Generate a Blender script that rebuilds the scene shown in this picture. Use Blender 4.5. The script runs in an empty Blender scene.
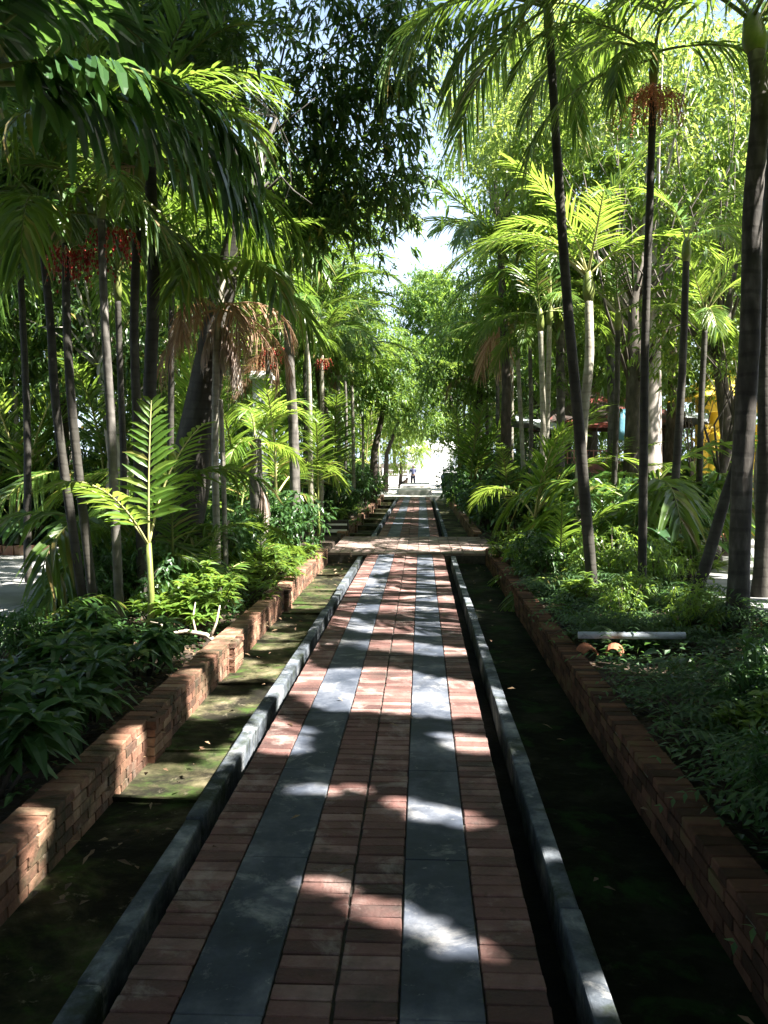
import bpy, math, random
import numpy as np
from mathutils import Vector, Matrix, noise
R = random.Random(7)
NR = np.random.default_rng(11)
rad = math.radians
scene = bpy.context.scene
COL = scene.collection

# ------------------------------------------------------------------ camera numbers
F = 870.0; CZ = 2.0; YAW = math.atan(37/F); PITCH = math.atan(52/F)
def ray(px, py):
    # direction of a photo pixel in world axes (path runs along +Y)
    x = (px-384)/F; z = -(py-512)/F
    c, s = math.cos(PITCH), math.sin(PITCH)
    y2 = c*1 + s*z; z2 = -s*1 + c*z
    cy, sy = math.cos(YAW), math.sin(YAW)
    return Vector((cy*x - sy*y2, sy*x + cy*y2, z2))
def at(px, py, Y):
    d = ray(px, py); k = Y/d.y
    return Vector((d.x*k, Y, CZ + d.z*k))
def gx(px, Y):                       # ground X under a column of the picture
    return at(px, 500, Y).x

# sun: from the right, a little behind the camera
SUN_AZ = rad(-17); SUN_EL = rad(54)
SUN = Vector((math.cos(SUN_AZ)*math.cos(SUN_EL), math.sin(SUN_AZ)*math.cos(SUN_EL), math.sin(SUN_EL)))

# ------------------------------------------------------------------ materials
MATS = {}
def newmat(name):
    m = bpy.data.materials.new(name); m.use_nodes = True
    nt = m.node_tree; nt.nodes.clear(); MATS[name] = m
    return m, nt, nt.nodes, nt.links
def N(nodes, t, **kw):
    n = nodes.new(t)
    for k, v in kw.items():
        if k in n.inputs: n.inputs[k].default_value = v
        else: setattr(n, k, v)
    return n
def ramp(nodes, stops, interp='LINEAR'):
    r = nodes.new('ShaderNodeValToRGB'); r.color_ramp.interpolation = interp
    e = r.color_ramp.elements
    while len(e) < len(stops): e.new(0.5)
    for i, (p, c) in enumerate(stops):
        e[i].position = p; e[i].color = (*c, 1)
    return r
def leafmat(name, c1, c2, c3, tr, rough=0.42, trans=0.42, yellow=None):
    m, nt, n, l = newmat(name)
    out = N(n, 'ShaderNodeOutputMaterial')
    geo = N(n, 'ShaderNodeNewGeometry'); oi = N(n, 'ShaderNodeObjectInfo')
    st = [(0.0, c1), (0.5, c2), (0.93, c3)]
    if yellow: st += [(0.965, yellow)]
    r = ramp(n, st); l.new(geo.outputs['Random Per Island'], r.inputs[0])
    hs = N(n, 'ShaderNodeHueSaturation'); l.new(r.outputs[0], hs.inputs['Color'])
    mr = N(n, 'ShaderNodeMapRange'); mr.inputs['To Min'].default_value = 0.72; mr.inputs['To Max'].default_value = 1.25
    l.new(oi.outputs['Random'], mr.inputs['Value']); l.new(mr.outputs[0], hs.inputs['Value'])
    p = N(n, 'ShaderNodeBsdfPrincipled'); p.inputs['Roughness'].default_value = rough
    p.inputs['Specular IOR Level'].default_value = 0.55
    l.new(hs.outputs[0], p.inputs['Base Color'])
    t = N(n, 'ShaderNodeBsdfTranslucent')
    mx = N(n, 'ShaderNodeMix', data_type='RGBA', blend_type='MULTIPLY'); mx.inputs[0].default_value = 1
    sc = N(n, 'ShaderNodeMix', data_type='RGBA', blend_type='MIX'); sc.inputs[0].default_value = 0.35
    l.new(hs.outputs[0], sc.inputs[6]); sc.inputs[7].default_value = (*tr, 1)
    gm = N(n, 'ShaderNodeMix', data_type='RGBA', blend_type='MIX'); gm.inputs[0].default_value = 0.6
    l.new(sc.outputs[2], gm.inputs[6]); gm.inputs[7].default_value = (*tr, 1)
    l.new(gm.outputs[2], t.inputs['Color'])
    ms = N(n, 'ShaderNodeMixShader'); ms.inputs[0].default_value = trans
    l.new(p.outputs[0], ms.inputs[1]); l.new(t.outputs[0], ms.inputs[2]); l.new(ms.outputs[0], out.inputs[0])
    return m
def solid(name, stops, scale=6, rough=0.8, bump=0.3, bscale=30, detail=6, island=0.0, spec=0.4, coord='Object', dist=0.02, rr=None, stains=()):
    m, nt, n, l = newmat(name)
    out = N(n, 'ShaderNodeOutputMaterial'); p = N(n, 'ShaderNodeBsdfPrincipled')
    tc = N(n, 'ShaderNodeTexCoord')
    nz = N(n, 'ShaderNodeTexNoise'); nz.inputs['Scale'].default_value = scale; nz.inputs['Detail'].default_value = detail
    nz.inputs['Roughness'].default_value = 0.65
    l.new(tc.outputs[coord], nz.inputs['Vector'])
    fac = nz.outputs['Fac']
    if island:
        geo = N(n, 'ShaderNodeNewGeometry')
        ma = N(n, 'ShaderNodeMix', data_type='FLOAT'); ma.inputs[0].default_value = island
        l.new(fac, ma.inputs[2]); l.new(geo.outputs['Random Per Island'], ma.inputs[3]); fac = ma.outputs[0]
    r = ramp(n, stops); l.new(fac, r.inputs[0]); cur = r.outputs[0]
    for (colr, sc_, lo_, hi_, amt) in stains:
        s1 = N(n, 'ShaderNodeTexNoise'); s1.inputs['Scale'].default_value = sc_; s1.inputs['Detail'].default_value = 10; s1.inputs['Roughness'].default_value = .7; s1.inputs['Distortion'].default_value = .4
        mo = N(n, 'ShaderNodeMapping'); mo.inputs['Location'].default_value = (sc_*1.3, amt*7, 3); l.new(tc.outputs[coord], mo.inputs[0]); l.new(mo.outputs[0], s1.inputs['Vector'])
        m1 = N(n, 'ShaderNodeMapRange'); m1.inputs['From Min'].default_value = lo_; m1.inputs['From Max'].default_value = hi_; m1.inputs['To Max'].default_value = amt
        l.new(s1.outputs['Fac'], m1.inputs['Value'])
        mm = N(n, 'ShaderNodeMix', data_type='RGBA', blend_type='MIX'); l.new(m1.outputs[0], mm.inputs[0]); l.new(cur, mm.inputs[6]); mm.inputs[7].default_value = (*colr, 1); cur = mm.outputs[2]
    l.new(cur, p.inputs['Base Color'])
    p.inputs['Roughness'].default_value = rough; p.inputs['Specular IOR Level'].default_value = spec
    if rr:
        mr = N(n, 'ShaderNodeMapRange'); mr.inputs['From Min'].default_value = 0.3; mr.inputs['From Max'].default_value = 0.7
        mr.inputs['To Min'].default_value = rr[0]; mr.inputs['To Max'].default_value = rr[1]
        l.new(nz.outputs['Fac'], mr.inputs['Value']); l.new(mr.outputs[0], p.inputs['Roughness'])
    n2 = N(n, 'ShaderNodeTexNoise'); n2.inputs['Scale'].default_value = bscale; n2.inputs['Detail'].default_value = 5
    l.new(tc.outputs[coord], n2.inputs['Vector'])
    b = N(n, 'ShaderNodeBump'); b.inputs['Strength'].default_value = bump; b.inputs['Distance'].default_value = dist
    l.new(n2.outputs['Fac'], b.inputs['Height']); l.new(b.outputs[0], p.inputs['Normal'])
    l.new(p.outputs[0], out.inputs[0])
    return m
def barkmat(name, stops, ring=0.0, ringscale=3.0, scale=9, bump=0.6, stretch=0.35):
    m, nt, n, l = newmat(name)
    out = N(n, 'ShaderNodeOutputMaterial'); p = N(n, 'ShaderNodeBsdfPrincipled'); p.inputs['Roughness'].default_value = 0.8
    tc = N(n, 'ShaderNodeTexCoord'); mp = N(n, 'ShaderNodeMapping'); mp.inputs['Scale'].default_value = (1, 1, stretch)
    l.new(tc.outputs['Object'], mp.inputs['Vector'])
    nz = N(n, 'ShaderNodeTexNoise'); nz.inputs['Scale'].default_value = scale; nz.inputs['Detail'].default_value = 7
    l.new(mp.outputs[0], nz.inputs['Vector'])
    wv = N(n, 'ShaderNodeTexWave', bands_direction='Z'); wv.inputs['Scale'].default_value = ringscale
    wv.inputs['Distortion'].default_value = 1.2; wv.inputs['Detail Scale'].default_value = 2.0
    l.new(tc.outputs['Object'], wv.inputs['Vector'])
    wv.inputs['Scale'].default_value = ringscale*.9; wv.inputs['Distortion'].default_value = 4.0; wv.inputs['Detail'].default_value = 4; wv.inputs['Detail Scale'].default_value = .8
    sc1 = N(n, 'ShaderNodeMapRange'); sc1.inputs['From Min'].default_value = .80; sc1.inputs['From Max'].default_value = .97; sc1.inputs['To Max'].default_value = -ring*.8
    l.new(wv.outputs['Fac'], sc1.inputs['Value'])
    mx = N(n, 'ShaderNodeMath', operation='ADD'); l.new(nz.outputs['Fac'], mx.inputs[0]); l.new(sc1.outputs[0], mx.inputs[1])
    r = ramp(n, stops); l.new(mx.outputs[0], r.inputs[0]); l.new(r.outputs[0], p.inputs['Base Color'])
    b = N(n, 'ShaderNodeBump'); b.inputs['Strength'].default_value = bump; b.inputs['Distance'].default_value = 0.02
    l.new(mx.outputs[0], b.inputs['Height']); l.new(b.outputs[0], p.inputs['Normal']); l.new(p.outputs[0], out.inputs[0])
    return m

M = {}
M['palm'] = leafmat('palm_leaflets', (.035,.085,.018), (.055,.125,.022), (.10,.17,.03), (.28,.43,.05), rough=.36, trans=.42, yellow=(.26,.19,.07))
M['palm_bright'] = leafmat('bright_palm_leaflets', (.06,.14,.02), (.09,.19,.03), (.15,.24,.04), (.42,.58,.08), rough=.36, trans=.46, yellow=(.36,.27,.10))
M['fishtail'] = leafmat('fishtail_leaflets', (.035,.085,.03), (.05,.115,.04), (.07,.15,.05), (.22,.42,.07), rough=.24, trans=.3)
M['tree_dark'] = leafmat('slender_tree_leaves', (.022,.06,.016), (.035,.085,.022), (.06,.115,.03), (.20,.34,.05), rough=.36, trans=.36, yellow=(.22,.17,.04))
M['tree_mid'] = leafmat('tree_leaves', (.04,.095,.02), (.06,.13,.028), (.09,.17,.03), (.34,.50,.07), rough=.42, trans=.45)
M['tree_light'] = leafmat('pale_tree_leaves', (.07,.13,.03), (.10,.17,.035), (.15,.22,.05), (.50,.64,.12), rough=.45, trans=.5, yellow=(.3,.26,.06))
M['shrub_dark'] = leafmat('dark_shrub_leaves', (.03,.075,.028), (.045,.10,.035), (.06,.13,.04), (.16,.34,.06), rough=.33, trans=.3)
M['shrub_light'] = leafmat('light_shrub_leaves', (.06,.13,.025), (.09,.17,.03), (.13,.22,.04), (.42,.58,.08), rough=.38, trans=.42)
M['fern'] = leafmat('fern_leaves', (.018,.05,.014), (.03,.08,.02), (.055,.11,.03), (.15,.32,.06), rough=.62, trans=.35)
M['dead'] = leafmat('dead_frond', (.20,.11,.06), (.34,.21,.12), (.50,.36,.25), (.55,.30,.15), rough=.65, trans=.3)
M['deadpale'] = leafmat('bleached_frond', (.40,.32,.27), (.55,.46,.40), (.66,.58,.52), (.6,.42,.3), rough=.6, trans=.25)
M['litter'] = leafmat('leaf_litter', (.06,.032,.018), (.13,.075,.04), (.24,.16,.09), (.2,.1,.04), rough=.7, trans=.1)
M['yellowleaf'] = leafmat('yellow_flowering_leaves', (.30,.22,.02), (.50,.36,.03), (.55,.30,.03), (.7,.5,.05), rough=.5, trans=.4)
M['petiole'] = solid('petiole', [(.3,(.10,.14,.03)),(.7,(.20,.22,.06))], rough=.5, bump=.1)
M['petpale'] = solid('pale_petiole', [(.3,(.30,.30,.10)),(.7,(.45,.42,.20))], rough=.5, bump=.1)
M['fruit_red'] = solid('red_fruit', [(.3,(.22,.012,.012)),(.7,(.42,.03,.02))], rough=.35, bump=.05)
M['fruit_orange'] = solid('orange_fruit', [(.3,(.40,.13,.05)),(.7,(.58,.24,.12))], rough=.5, bump=.05)
M['bark_dark'] = barkmat('dark_palm_bark', [(.25,(.018,.016,.012)),(.55,(.045,.040,.032)),(.8,(.09,.085,.07))], ring=.12, ringscale=2.6)
M['bark_pale'] = barkmat('pale_palm_bark', [(.2,(.14,.12,.09)),(.5,(.28,.26,.21)),(.8,(.42,.40,.34))], ring=.14, ringscale=2.2)
M['bark_grey'] = barkmat('grey_palm_bark', [(.3,(.04,.036,.03)),(.5,(.10,.09,.08)),(.72,(.22,.20,.18))], ring=.10, ringscale=1.6, bump=.35)
M['bark_mid'] = barkmat('brown_palm_bark', [(.3,(.022,.019,.016)),(.5,(.06,.052,.045)),(.7,(.15,.135,.12))], ring=.12, ringscale=1.6, bump=.5)
M['bark_tree'] = barkmat('tree_bark', [(.25,(.03,.024,.018)),(.55,(.075,.06,.048)),(.8,(.15,.13,.11))], ring=0, scale=14)
M['bark_light'] = barkmat('light_tree_bark', [(.25,(.16,.13,.11)),(.5,(.34,.30,.27)),(.75,(.52,.48,.44))], ring=0, scale=8)
M['brick'] = solid('paving_brick', [(.25,(.045,.028,.027)),(.42,(.105,.054,.048)),(.56,(.17,.09,.08)),(.72,(.29,.19,.17))], scale=2.2, detail=10, rough=.72, bump=.6, bscale=55, island=.30, rr=(.6,.95), spec=.2, dist=.010, stains=[((.045,.042,.036), .9, .50, .66, .75), ((.42,.36,.33), 2.3, .53, .70, .6), ((.02,.025,.012), 7.0, .60, .72, .7)])
M['wallbrick'] = solid('wall_brick', [(.3,(.05,.032,.022)),(.44,(.13,.062,.04)),(.56,(.22,.11,.07)),(.7,(.30,.20,.13))], scale=3.5, detail=10, rough=.85, bump=.7, bscale=40, island=.28, dist=.012, stains=[((.035,.035,.016), 2.2, .50, .63, .85), ((.34,.29,.23), 4.3, .58, .70, .6)])
M['mortar'] = solid('mortar', [(.3,(.03,.026,.022)),(.7,(.075,.068,.058))], scale=12, rough=.95, bump=.4)
M['mortarpale'] = solid('wall_mortar', [(.3,(.07,.062,.05)),(.7,(.16,.145,.12))], scale=8, rough=.95, bump=.4)
M['slate'] = solid('slate_slab', [(.36,(.022,.029,.044)),(.48,(.048,.057,.078)),(.56,(.095,.105,.13)),(.68,(.22,.225,.24))], scale=1.3, detail=12, rough=.55, bump=.3, bscale=26, spec=.22, rr=(.55,.9), dist=.008, stains=[((.42,.41,.40), 3.2, .54, .70, .6), ((.02,.022,.024), 1.1, .54, .68, .7), ((.42,.42,.41), 13, .62, .72, .6)])
M['kerb'] = solid('kerb_concrete', [(.34,(.03,.036,.038)),(.47,(.07,.082,.10)),(.56,(.14,.155,.175)),(.7,(.32,.33,.34))], scale=3.0, detail=12, rough=.9, spec=.15, bump=.8, bscale=24, dist=.015, stains=[((.03,.04,.018), 2.1, .52, .64, .8), ((.42,.41,.40), 6, .58, .70, .6)])
M['concrete'] = solid('pale_concrete', [(.3,(.30,.29,.27)),(.6,(.42,.41,.39)),(.8,(.52,.51,.49))], scale=1.2, detail=8, rough=.8, bump=.3)
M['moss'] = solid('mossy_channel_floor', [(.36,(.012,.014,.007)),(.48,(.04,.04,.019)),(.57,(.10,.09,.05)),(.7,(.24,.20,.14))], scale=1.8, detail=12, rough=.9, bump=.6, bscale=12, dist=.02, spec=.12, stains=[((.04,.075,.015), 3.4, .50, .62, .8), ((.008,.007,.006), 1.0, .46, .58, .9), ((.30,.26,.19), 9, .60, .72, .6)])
M['wallbrick_shaded'] = solid('shaded_wall_brick', [(.25,(.018,.014,.010)),(.45,(.06,.032,.022)),(.6,(.12,.06,.04)),(.75,(.10,.09,.04))], scale=3.5, detail=10, rough=.9, spec=.1, bump=.6, bscale=40, island=.3, dist=.008)  # darker copy of the wall brick; right-side shade put into its colour
M['channel_shade'] = solid('shaded_channel_floor', [(.36,(.002,.003,.002)),(.5,(.006,.008,.004)),(.66,(.02,.02,.014))], scale=1.8, detail=12, rough=.95, bump=.5, bscale=9, dist=.03, spec=.06, stains=[((.012,.035,.008), 2.4, .52, .64, .8), ((.07,.065,.05), 7, .60, .72, .4)])  # right channel floor near-black; canopy shade put into its colour
M['crossbrick'] = solid('worn_crossing_brick', [(.3,(.13,.085,.075)),(.5,(.24,.17,.15)),(.68,(.38,.31,.28))], scale=2.0, detail=10, rough=.75, bump=.5, bscale=50, island=.2, dist=.008, stains=[((.05,.05,.04), 1.0, .53, .66, .7)])
M['gutter'] = solid('dark_gutter', [(.3,(.004,.005,.004)),(.7,(.018,.018,.016))], scale=4, rough=.9, spec=.05, bump=.4)  # near-black matt floor of the gaps beside the path
M['soil'] = solid('bed_soil', [(.3,(.014,.010,.007)),(.5,(.035,.023,.015)),(.75,(.085,.06,.04))], scale=5, detail=9, rough=.95, bump=.9, bscale=18, dist=.04, coord='Object')
M['yard'] = solid('yard_paving', [(.3,(.16,.16,.16)),(.55,(.27,.27,.265)),(.8,(.38,.375,.36))], scale=1.5, detail=8, rough=.8, bump=.4, dist=.01)
M['white'] = solid('white_paint', [(.3,(.62,.62,.60)),(.7,(.80,.80,.78))], scale=3, rough=.5, bump=.1)
M['greypaint'] = solid('grey_paint', [(.3,(.40,.44,.48)),(.7,(.55,.60,.64))], scale=3, rough=.6, bump=.1)
M['yellow'] = solid('yellow_paint', [(.3,(.72,.46,.03)),(.7,(.85,.60,.07))], scale=2, rough=.6, bump=.15)
M['redroof'] = solid('red_roof', [(.50,(.03,.018,.014)),(.62,(.24,.04,.03))], scale=1.3, rough=.7, bump=.4)
M['tarp'] = solid('grey_tarpaulin', [(.3,(.30,.34,.36)),(.7,(.48,.52,.54))], scale=2, rough=.5, bump=.4)
M['pink'] = solid('pink_paint', [(.3,(.48,.20,.20)),(.7,(.62,.32,.31))], scale=3, rough=.7, bump=.1)
M['darkwood'] = solid('dark_wood', [(.3,(.035,.02,.014)),(.7,(.09,.055,.035))], scale=6, rough=.7, bump=.3)
M['bluecloth'] = solid('blue_cloth', [(.3,(.13,.36,.50)),(.7,(.22,.48,.62))], scale=3, rough=.8, bump=.1)
M['terracotta'] = solid('terracotta', [(.35,(.16,.055,.03)),(.65,(.36,.14,.07))], scale=6, rough=.8, bump=.3)
M['pipe'] = solid('white_pipe', [(.3,(.26,.30,.36)),(.7,(.48,.53,.60))], scale=5, rough=.5, bump=.2, stains=[((.10,.09,.06), 5, .52, .66, .8)])
M['twig'] = solid('dry_twig', [(.3,(.30,.24,.18)),(.7,(.52,.45,.37))], scale=9, rough=.8, bump=.3)
M['navy'] = solid('navy_cloth', [(.3,(.02,.022,.04)),(.7,(.04,.045,.075))], scale=6, rough=.9, bump=.2)
M['bluejacket'] = solid('slate_blue_shirt', [(.3,(.09,.10,.20)),(.7,(.15,.17,.30))], scale=6, rough=.85, bump=.2)
M['skin'] = solid('skin', [(.3,(.20,.11,.07)),(.7,(.27,.15,.10))], scale=9, rough=.55, bump=.05)
M['hair'] = solid('dark_hair', [(.3,(.010,.008,.007)),(.7,(.025,.02,.017))], scale=20, rough=.5, bump=.3)
M['dogfur'] = solid('dark_fur', [(.3,(.02,.014,.011)),(.7,(.09,.05,.03))], scale=8, rough=.8, bump=.4)
M['bin'] = solid('blue_grey_plastic', [(.3,(.06,.08,.13)),(.7,(.10,.13,.19))], scale=4, rough=.5, bump=.05)
M['binlow'] = solid('teal_plastic', [(.3,(.08,.15,.17)),(.7,(.12,.21,.23))], scale=4, rough=.5, bump=.05)
M['black'] = solid('black_metal', [(.3,(.012,.012,.013)),(.7,(.03,.03,.03))], scale=5, rough=.4, bump=.05)
M['flower'] = solid('pink_petal', [(.3,(.6,.12,.18)),(.7,(.75,.25,.3))], scale=5, rough=.6, bump=.05)

# ------------------------------------------------------------------ mesh collecting
class MB:
    """collects quads/tris as numpy arrays, builds ONE mesh"""
    def __init__(s): s.v = []; s.f = []; s.mi = []; s.n = 0; s.sm = []
    def add(s, v, f, mi=0, smooth=False):
        v = np.asarray(v, dtype=np.float32).reshape(-1, 3); f = np.asarray(f, dtype=np.int64)
        if len(f) == 0: return
        s.v.append(v); s.f.append(f + s.n); s.n += len(v)
        s.mi.append(np.full(len(f), mi, dtype=np.int32)); s.sm.append(np.full(len(f), smooth))
    def mesh(s, name, mats):
        me = bpy.data.meshes.new(name)
        v = np.concatenate(s.v); me.vertices.add(len(v)); me.vertices.foreach_set('co', v.ravel())
        loops = np.concatenate([f.ravel() for f in s.f]); cnt = np.concatenate([np.full(len(f), f.shape[1]) for f in s.f])
        me.loops.add(len(loops)); me.loops.foreach_set('vertex_index', loops.astype(np.int32))
        st = np.concatenate([[0], np.cumsum(cnt)[:-1]]).astype(np.int32)
        me.polygons.add(len(cnt)); me.polygons.foreach_set('loop_start', st); me.polygons.foreach_set('loop_total', cnt.astype(np.int32))
        me.polygons.foreach_set('material_index', np.concatenate(s.mi))
        me.polygons.foreach_set('use_smooth', np.concatenate(s.sm))
        for m in (mats if isinstance(mats, (list, tuple)) else [mats]): me.materials.append(m)
        me.update(calc_edges=True)
        return me
    def build(s, name, mats, parent=None, loc=(0,0,0), rot=(0,0,0)):
        o = bpy.data.objects.new(name, s.mesh(name, mats)); COL.objects.link(o)
        o.location = loc; o.rotation_euler = rot
        if parent: o.parent = parent
        return o
    # --- shapes
    def box(s, c, d, mi=0, rz=0.0, jit=0.0):
        x, y, z = d[0]/2, d[1]/2, d[2]/2
        v = np.array([(-x,-y,-z),(x,-y,-z),(x,y,-z),(-x,y,-z),(-x,-y,z),(x,-y,z),(x,y,z),(-x,y,z)])
        if jit: v = v + NR.normal(0, jit, v.shape)
        if rz:
            c_, s_ = math.cos(rz), math.sin(rz); v = v @ np.array([[c_, s_, 0],[-s_, c_, 0],[0,0,1]])
        s.add(v + np.array(c), [(0,3,2,1),(4,5,6,7),(0,1,5,4),(1,2,6,5),(2,3,7,6),(3,0,4,7)], mi)
    def tube(s, pts, rads, k=8, mi=0, cap=True, wob=0.0, smooth=True):
        pts = [Vector(p) for p in pts]; n = len(pts); V = []
        up = Vector((0.31, 0.95, 0.05)).normalized()
        for i, p in enumerate(pts):
            t = (pts[min(i+1, n-1)] - pts[max(i-1, 0)])
            t = t.normalized() if t.length > 1e-9 else Vector((0,0,1))
            a = t.cross(up)
            if a.length < 0.05: a = t.cross(Vector((1,0,0)))
            a.normalize(); b = t.cross(a)
            for j in range(k):
                an = 2*math.pi*j/k; r = rads[i]*(1 + wob*noise.noise(Vector((j*1.7, i*.6, n*.37))))
                V.append(p + a*math.cos(an)*r + b*math.sin(an)*r)
        Fc = [(i*k+j, i*k+(j+1) % k, (i+1)*k+(j+1) % k, (i+1)*k+j) for i in range(n-1) for j in range(k)]
        base = s.n
        s.add([tuple(v) for v in V], Fc, mi, smooth)
        if cap:
            for e, ring in ((0, range(k-1,-1,-1)), (n-1, range(k))):
                s.f.append(np.array([[base + e*k + j for j in ring]])); s.mi.append(np.array([mi], dtype=np.int32)); s.sm.append(np.array([False]))
    def blades(s, P, D, U, L, W, prof, droop=0.0, fold=0.15, mi=0):
        """n leaves at once: prof = [(t, width)...]"""
        P = np.asarray(P, float); n = len(P)
        if n == 0: return
        D = np.asarray(D, float); D = D/np.linalg.norm(D, axis=1, keepdims=True).clip(1e-6)
        U = np.asarray(U, float); L = np.broadcast_to(np.asarray(L, float), (n,)); W = np.broadcast_to(np.asarray(W, float), (n,))
        dr = np.broadcast_to(np.asarray(droop, float), (n,))
        S = np.cross(D, U); S = S/np.linalg.norm(S, axis=1, keepdims=True).clip(1e-6); Nn = np.cross(S, D)
        k = len(prof); V = np.zeros((n, k, 3, 3))
        for i, (t, w) in enumerate(prof):
            sp = P + D*(L*t)[:, None]; sp[:, 2] -= dr*L*t*t
            hw = (W*w/2)[:, None]
            V[:, i, 1] = sp; V[:, i, 0] = sp + S*hw + Nn*hw*fold*2; V[:, i, 2] = sp - S*hw + Nn*hw*fold*2
        b = (np.arange(n)*k*3)[:, None]
        fs = []
        for i in range(k-1):
            for j in (0, 1):
                fs.append(b + np.array([[i*3+j, i*3+j+1, (i+1)*3+j+1, (i+1)*3+j]]))
        s.add(V.reshape(-1, 3), np.concatenate(fs), mi, False)

LEAF3 = [(0, .06), (.42, 1.0), (1, .03)]
LEAF4 = [(0, .1), (.3, .95), (.62, .8), (1, .03)]
STRAP = [(0, .35), (.25, 1.0), (.7, .75), (1, .04)]
WEDGE = [(0, .12), (.45, .6), (.85, 1.0), (1, .75)]

# ------------------------------------------------------------------ object helpers
def tag(o, label=None, cat=None, group=None, kind=None):
    if label: o['label'] = label
    if cat: o['category'] = cat
    if group: o['group'] = group
    if kind: o['kind'] = kind
    return o
def thing(name, label, cat, loc=(0,0,0), rz=0, group=None):
    o = bpy.data.objects.new(name, None); COL.objects.link(o); o.empty_display_size = .2
    o.location = loc; o.rotation_euler = (0, 0, rz)
    return tag(o, label, cat, group)
def inst(name, me, parent, loc=(0,0,0), rot=(0,0,0), sc=1.0):
    o = bpy.data.objects.new(name, me); COL.objects.link(o); o.parent = parent
    o.location = loc; o.rotation_euler = rot; o.scale = (sc, sc, sc) if not hasattr(sc, '__len__') else sc
    return o
def struct(o): o['kind'] = 'structure'; return o
def bevel(o, w, seg=1):
    m = o.modifiers.new('bevel', 'BEVEL'); m.width = w; m.segments = seg; m.limit_method = 'ANGLE'; return o

# ------------------------------------------------------------------ where sunlight comes through the canopy
# gaps in the leaf cover, given as the sunny patch each lets through (ground x, y, half sizes)
GAPS = [(-.32,7.5,1.05,.72),(-1.1,6.15,.34,.34),(.33,6.1,.28,.2),(.08,4.85,.26,.13),(.0,3.62,.27,.13),(-.42,3.95,.15,.08),(-.6,5.2,.22,.07),
        (-1.75,5.75,.42,.32),(-1.7,7.5,.35,.35),(-2.05,4.35,.16,.18),(.70,3.15,.13,.10),(.68,4.35,.10,.06),(-1.28,6.6,.1,.25),(-1.28,8.7,.1,.7),
        (-2.1,9.0,.55,.55),(-1.7,10.4,.4,.5),(-.2,9.2,.9,.28),(-.5,10.4,.95,.45),(-.3,11.6,.95,.45),(-.3,12.8,.95,.5),(-.3,14.2,.95,.55),(-.3,15.6,.95,.5),(-.3,17.2,.95,.6),
        (-2.0,13.2,.6,1.0),(-1.9,16.5,.7,.8),(-.3,20.2,1.8,1.3),(-2.1,11.6,.4,.4),
        (-6.6,13.8,1.8,.8),(-5.4,15.8,1.6,.7),(-8.0,16.2,1.5,.9),(-4.6,9.1,.5,.3),(-3.1,11.0,.7,.8),(-3.0,13.5,.8,1.2),(-3.2,9.4,.4,.4),
        (-6.4,7.4,1.6,.5),(-7.4,8.7,1.0,.35),(-7.0,11.0,.9,.5),(-4.4,9.75,.6,.4),(-5.1,13.2,.8,.6),(-5.6,10.6,.5,.4),(-8.4,10.0,.7,.4),(-5.4,6.6,.5,.2),
        (7.2,22.4,2.0,1.2),(2.4,13.4,.9,.7),(3.2,11.2,.6,.5),(5.0,12.0,1.0,.6),(6.0,14.5,1.2,.8),(.70,9.6,.15,.35),(.7,12.4,.2,.6),(2.1,9.9,.4,.25),
        (2.3,17,1.0,1.5),(3.3,9.3,.3,.15),(2.0,6.2,.15,.1),(.3,10.9,.5,.35),(2.6,4.6,.25,.1),(2.0,8.4,.5,.15),(1.9,11.6,.5,.4)]
GA = np.array(GAPS)
SV = np.array(SUN)
def lit_mask(P):
    """1 where a leaf at P would shade one of the sunny patches"""
    G = P[:, :2] - SV[None, :2]*(P[:, 2:3]/SV[2])
    m = np.zeros(len(P))
    wob = NR.normal(0, .03, G.shape) + 0.06*np.stack([np.sin(G[:, 1]*7+G[:, 0]*3), np.sin(G[:, 0]*6.0)], 1)
    Gj = G + wob
    for (x, y, a, b) in GAPS:
        dx = Gj[:, 0]-x; dy = Gj[:, 1]-y + .28*dx
        d = (dx/(a+.12))**2 + (dy/(b+.10))**2
        m = np.maximum(m, (d < 1.0)*1.0)
    far = (G[:, 1] > 20) & (np.abs(G[:, 0]+.5) < 3.0)
    st = np.sin(G[:, 1]*2.1 + 1.3*np.sin(G[:, 0]*1.1) + 2) + .7*np.sin(G[:, 1]*4.7+G[:, 0]*2)
    m[far & (st > .3)] = 1
    m[far & (G[:, 1] > 45)] = 1
    return m > .5

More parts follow.
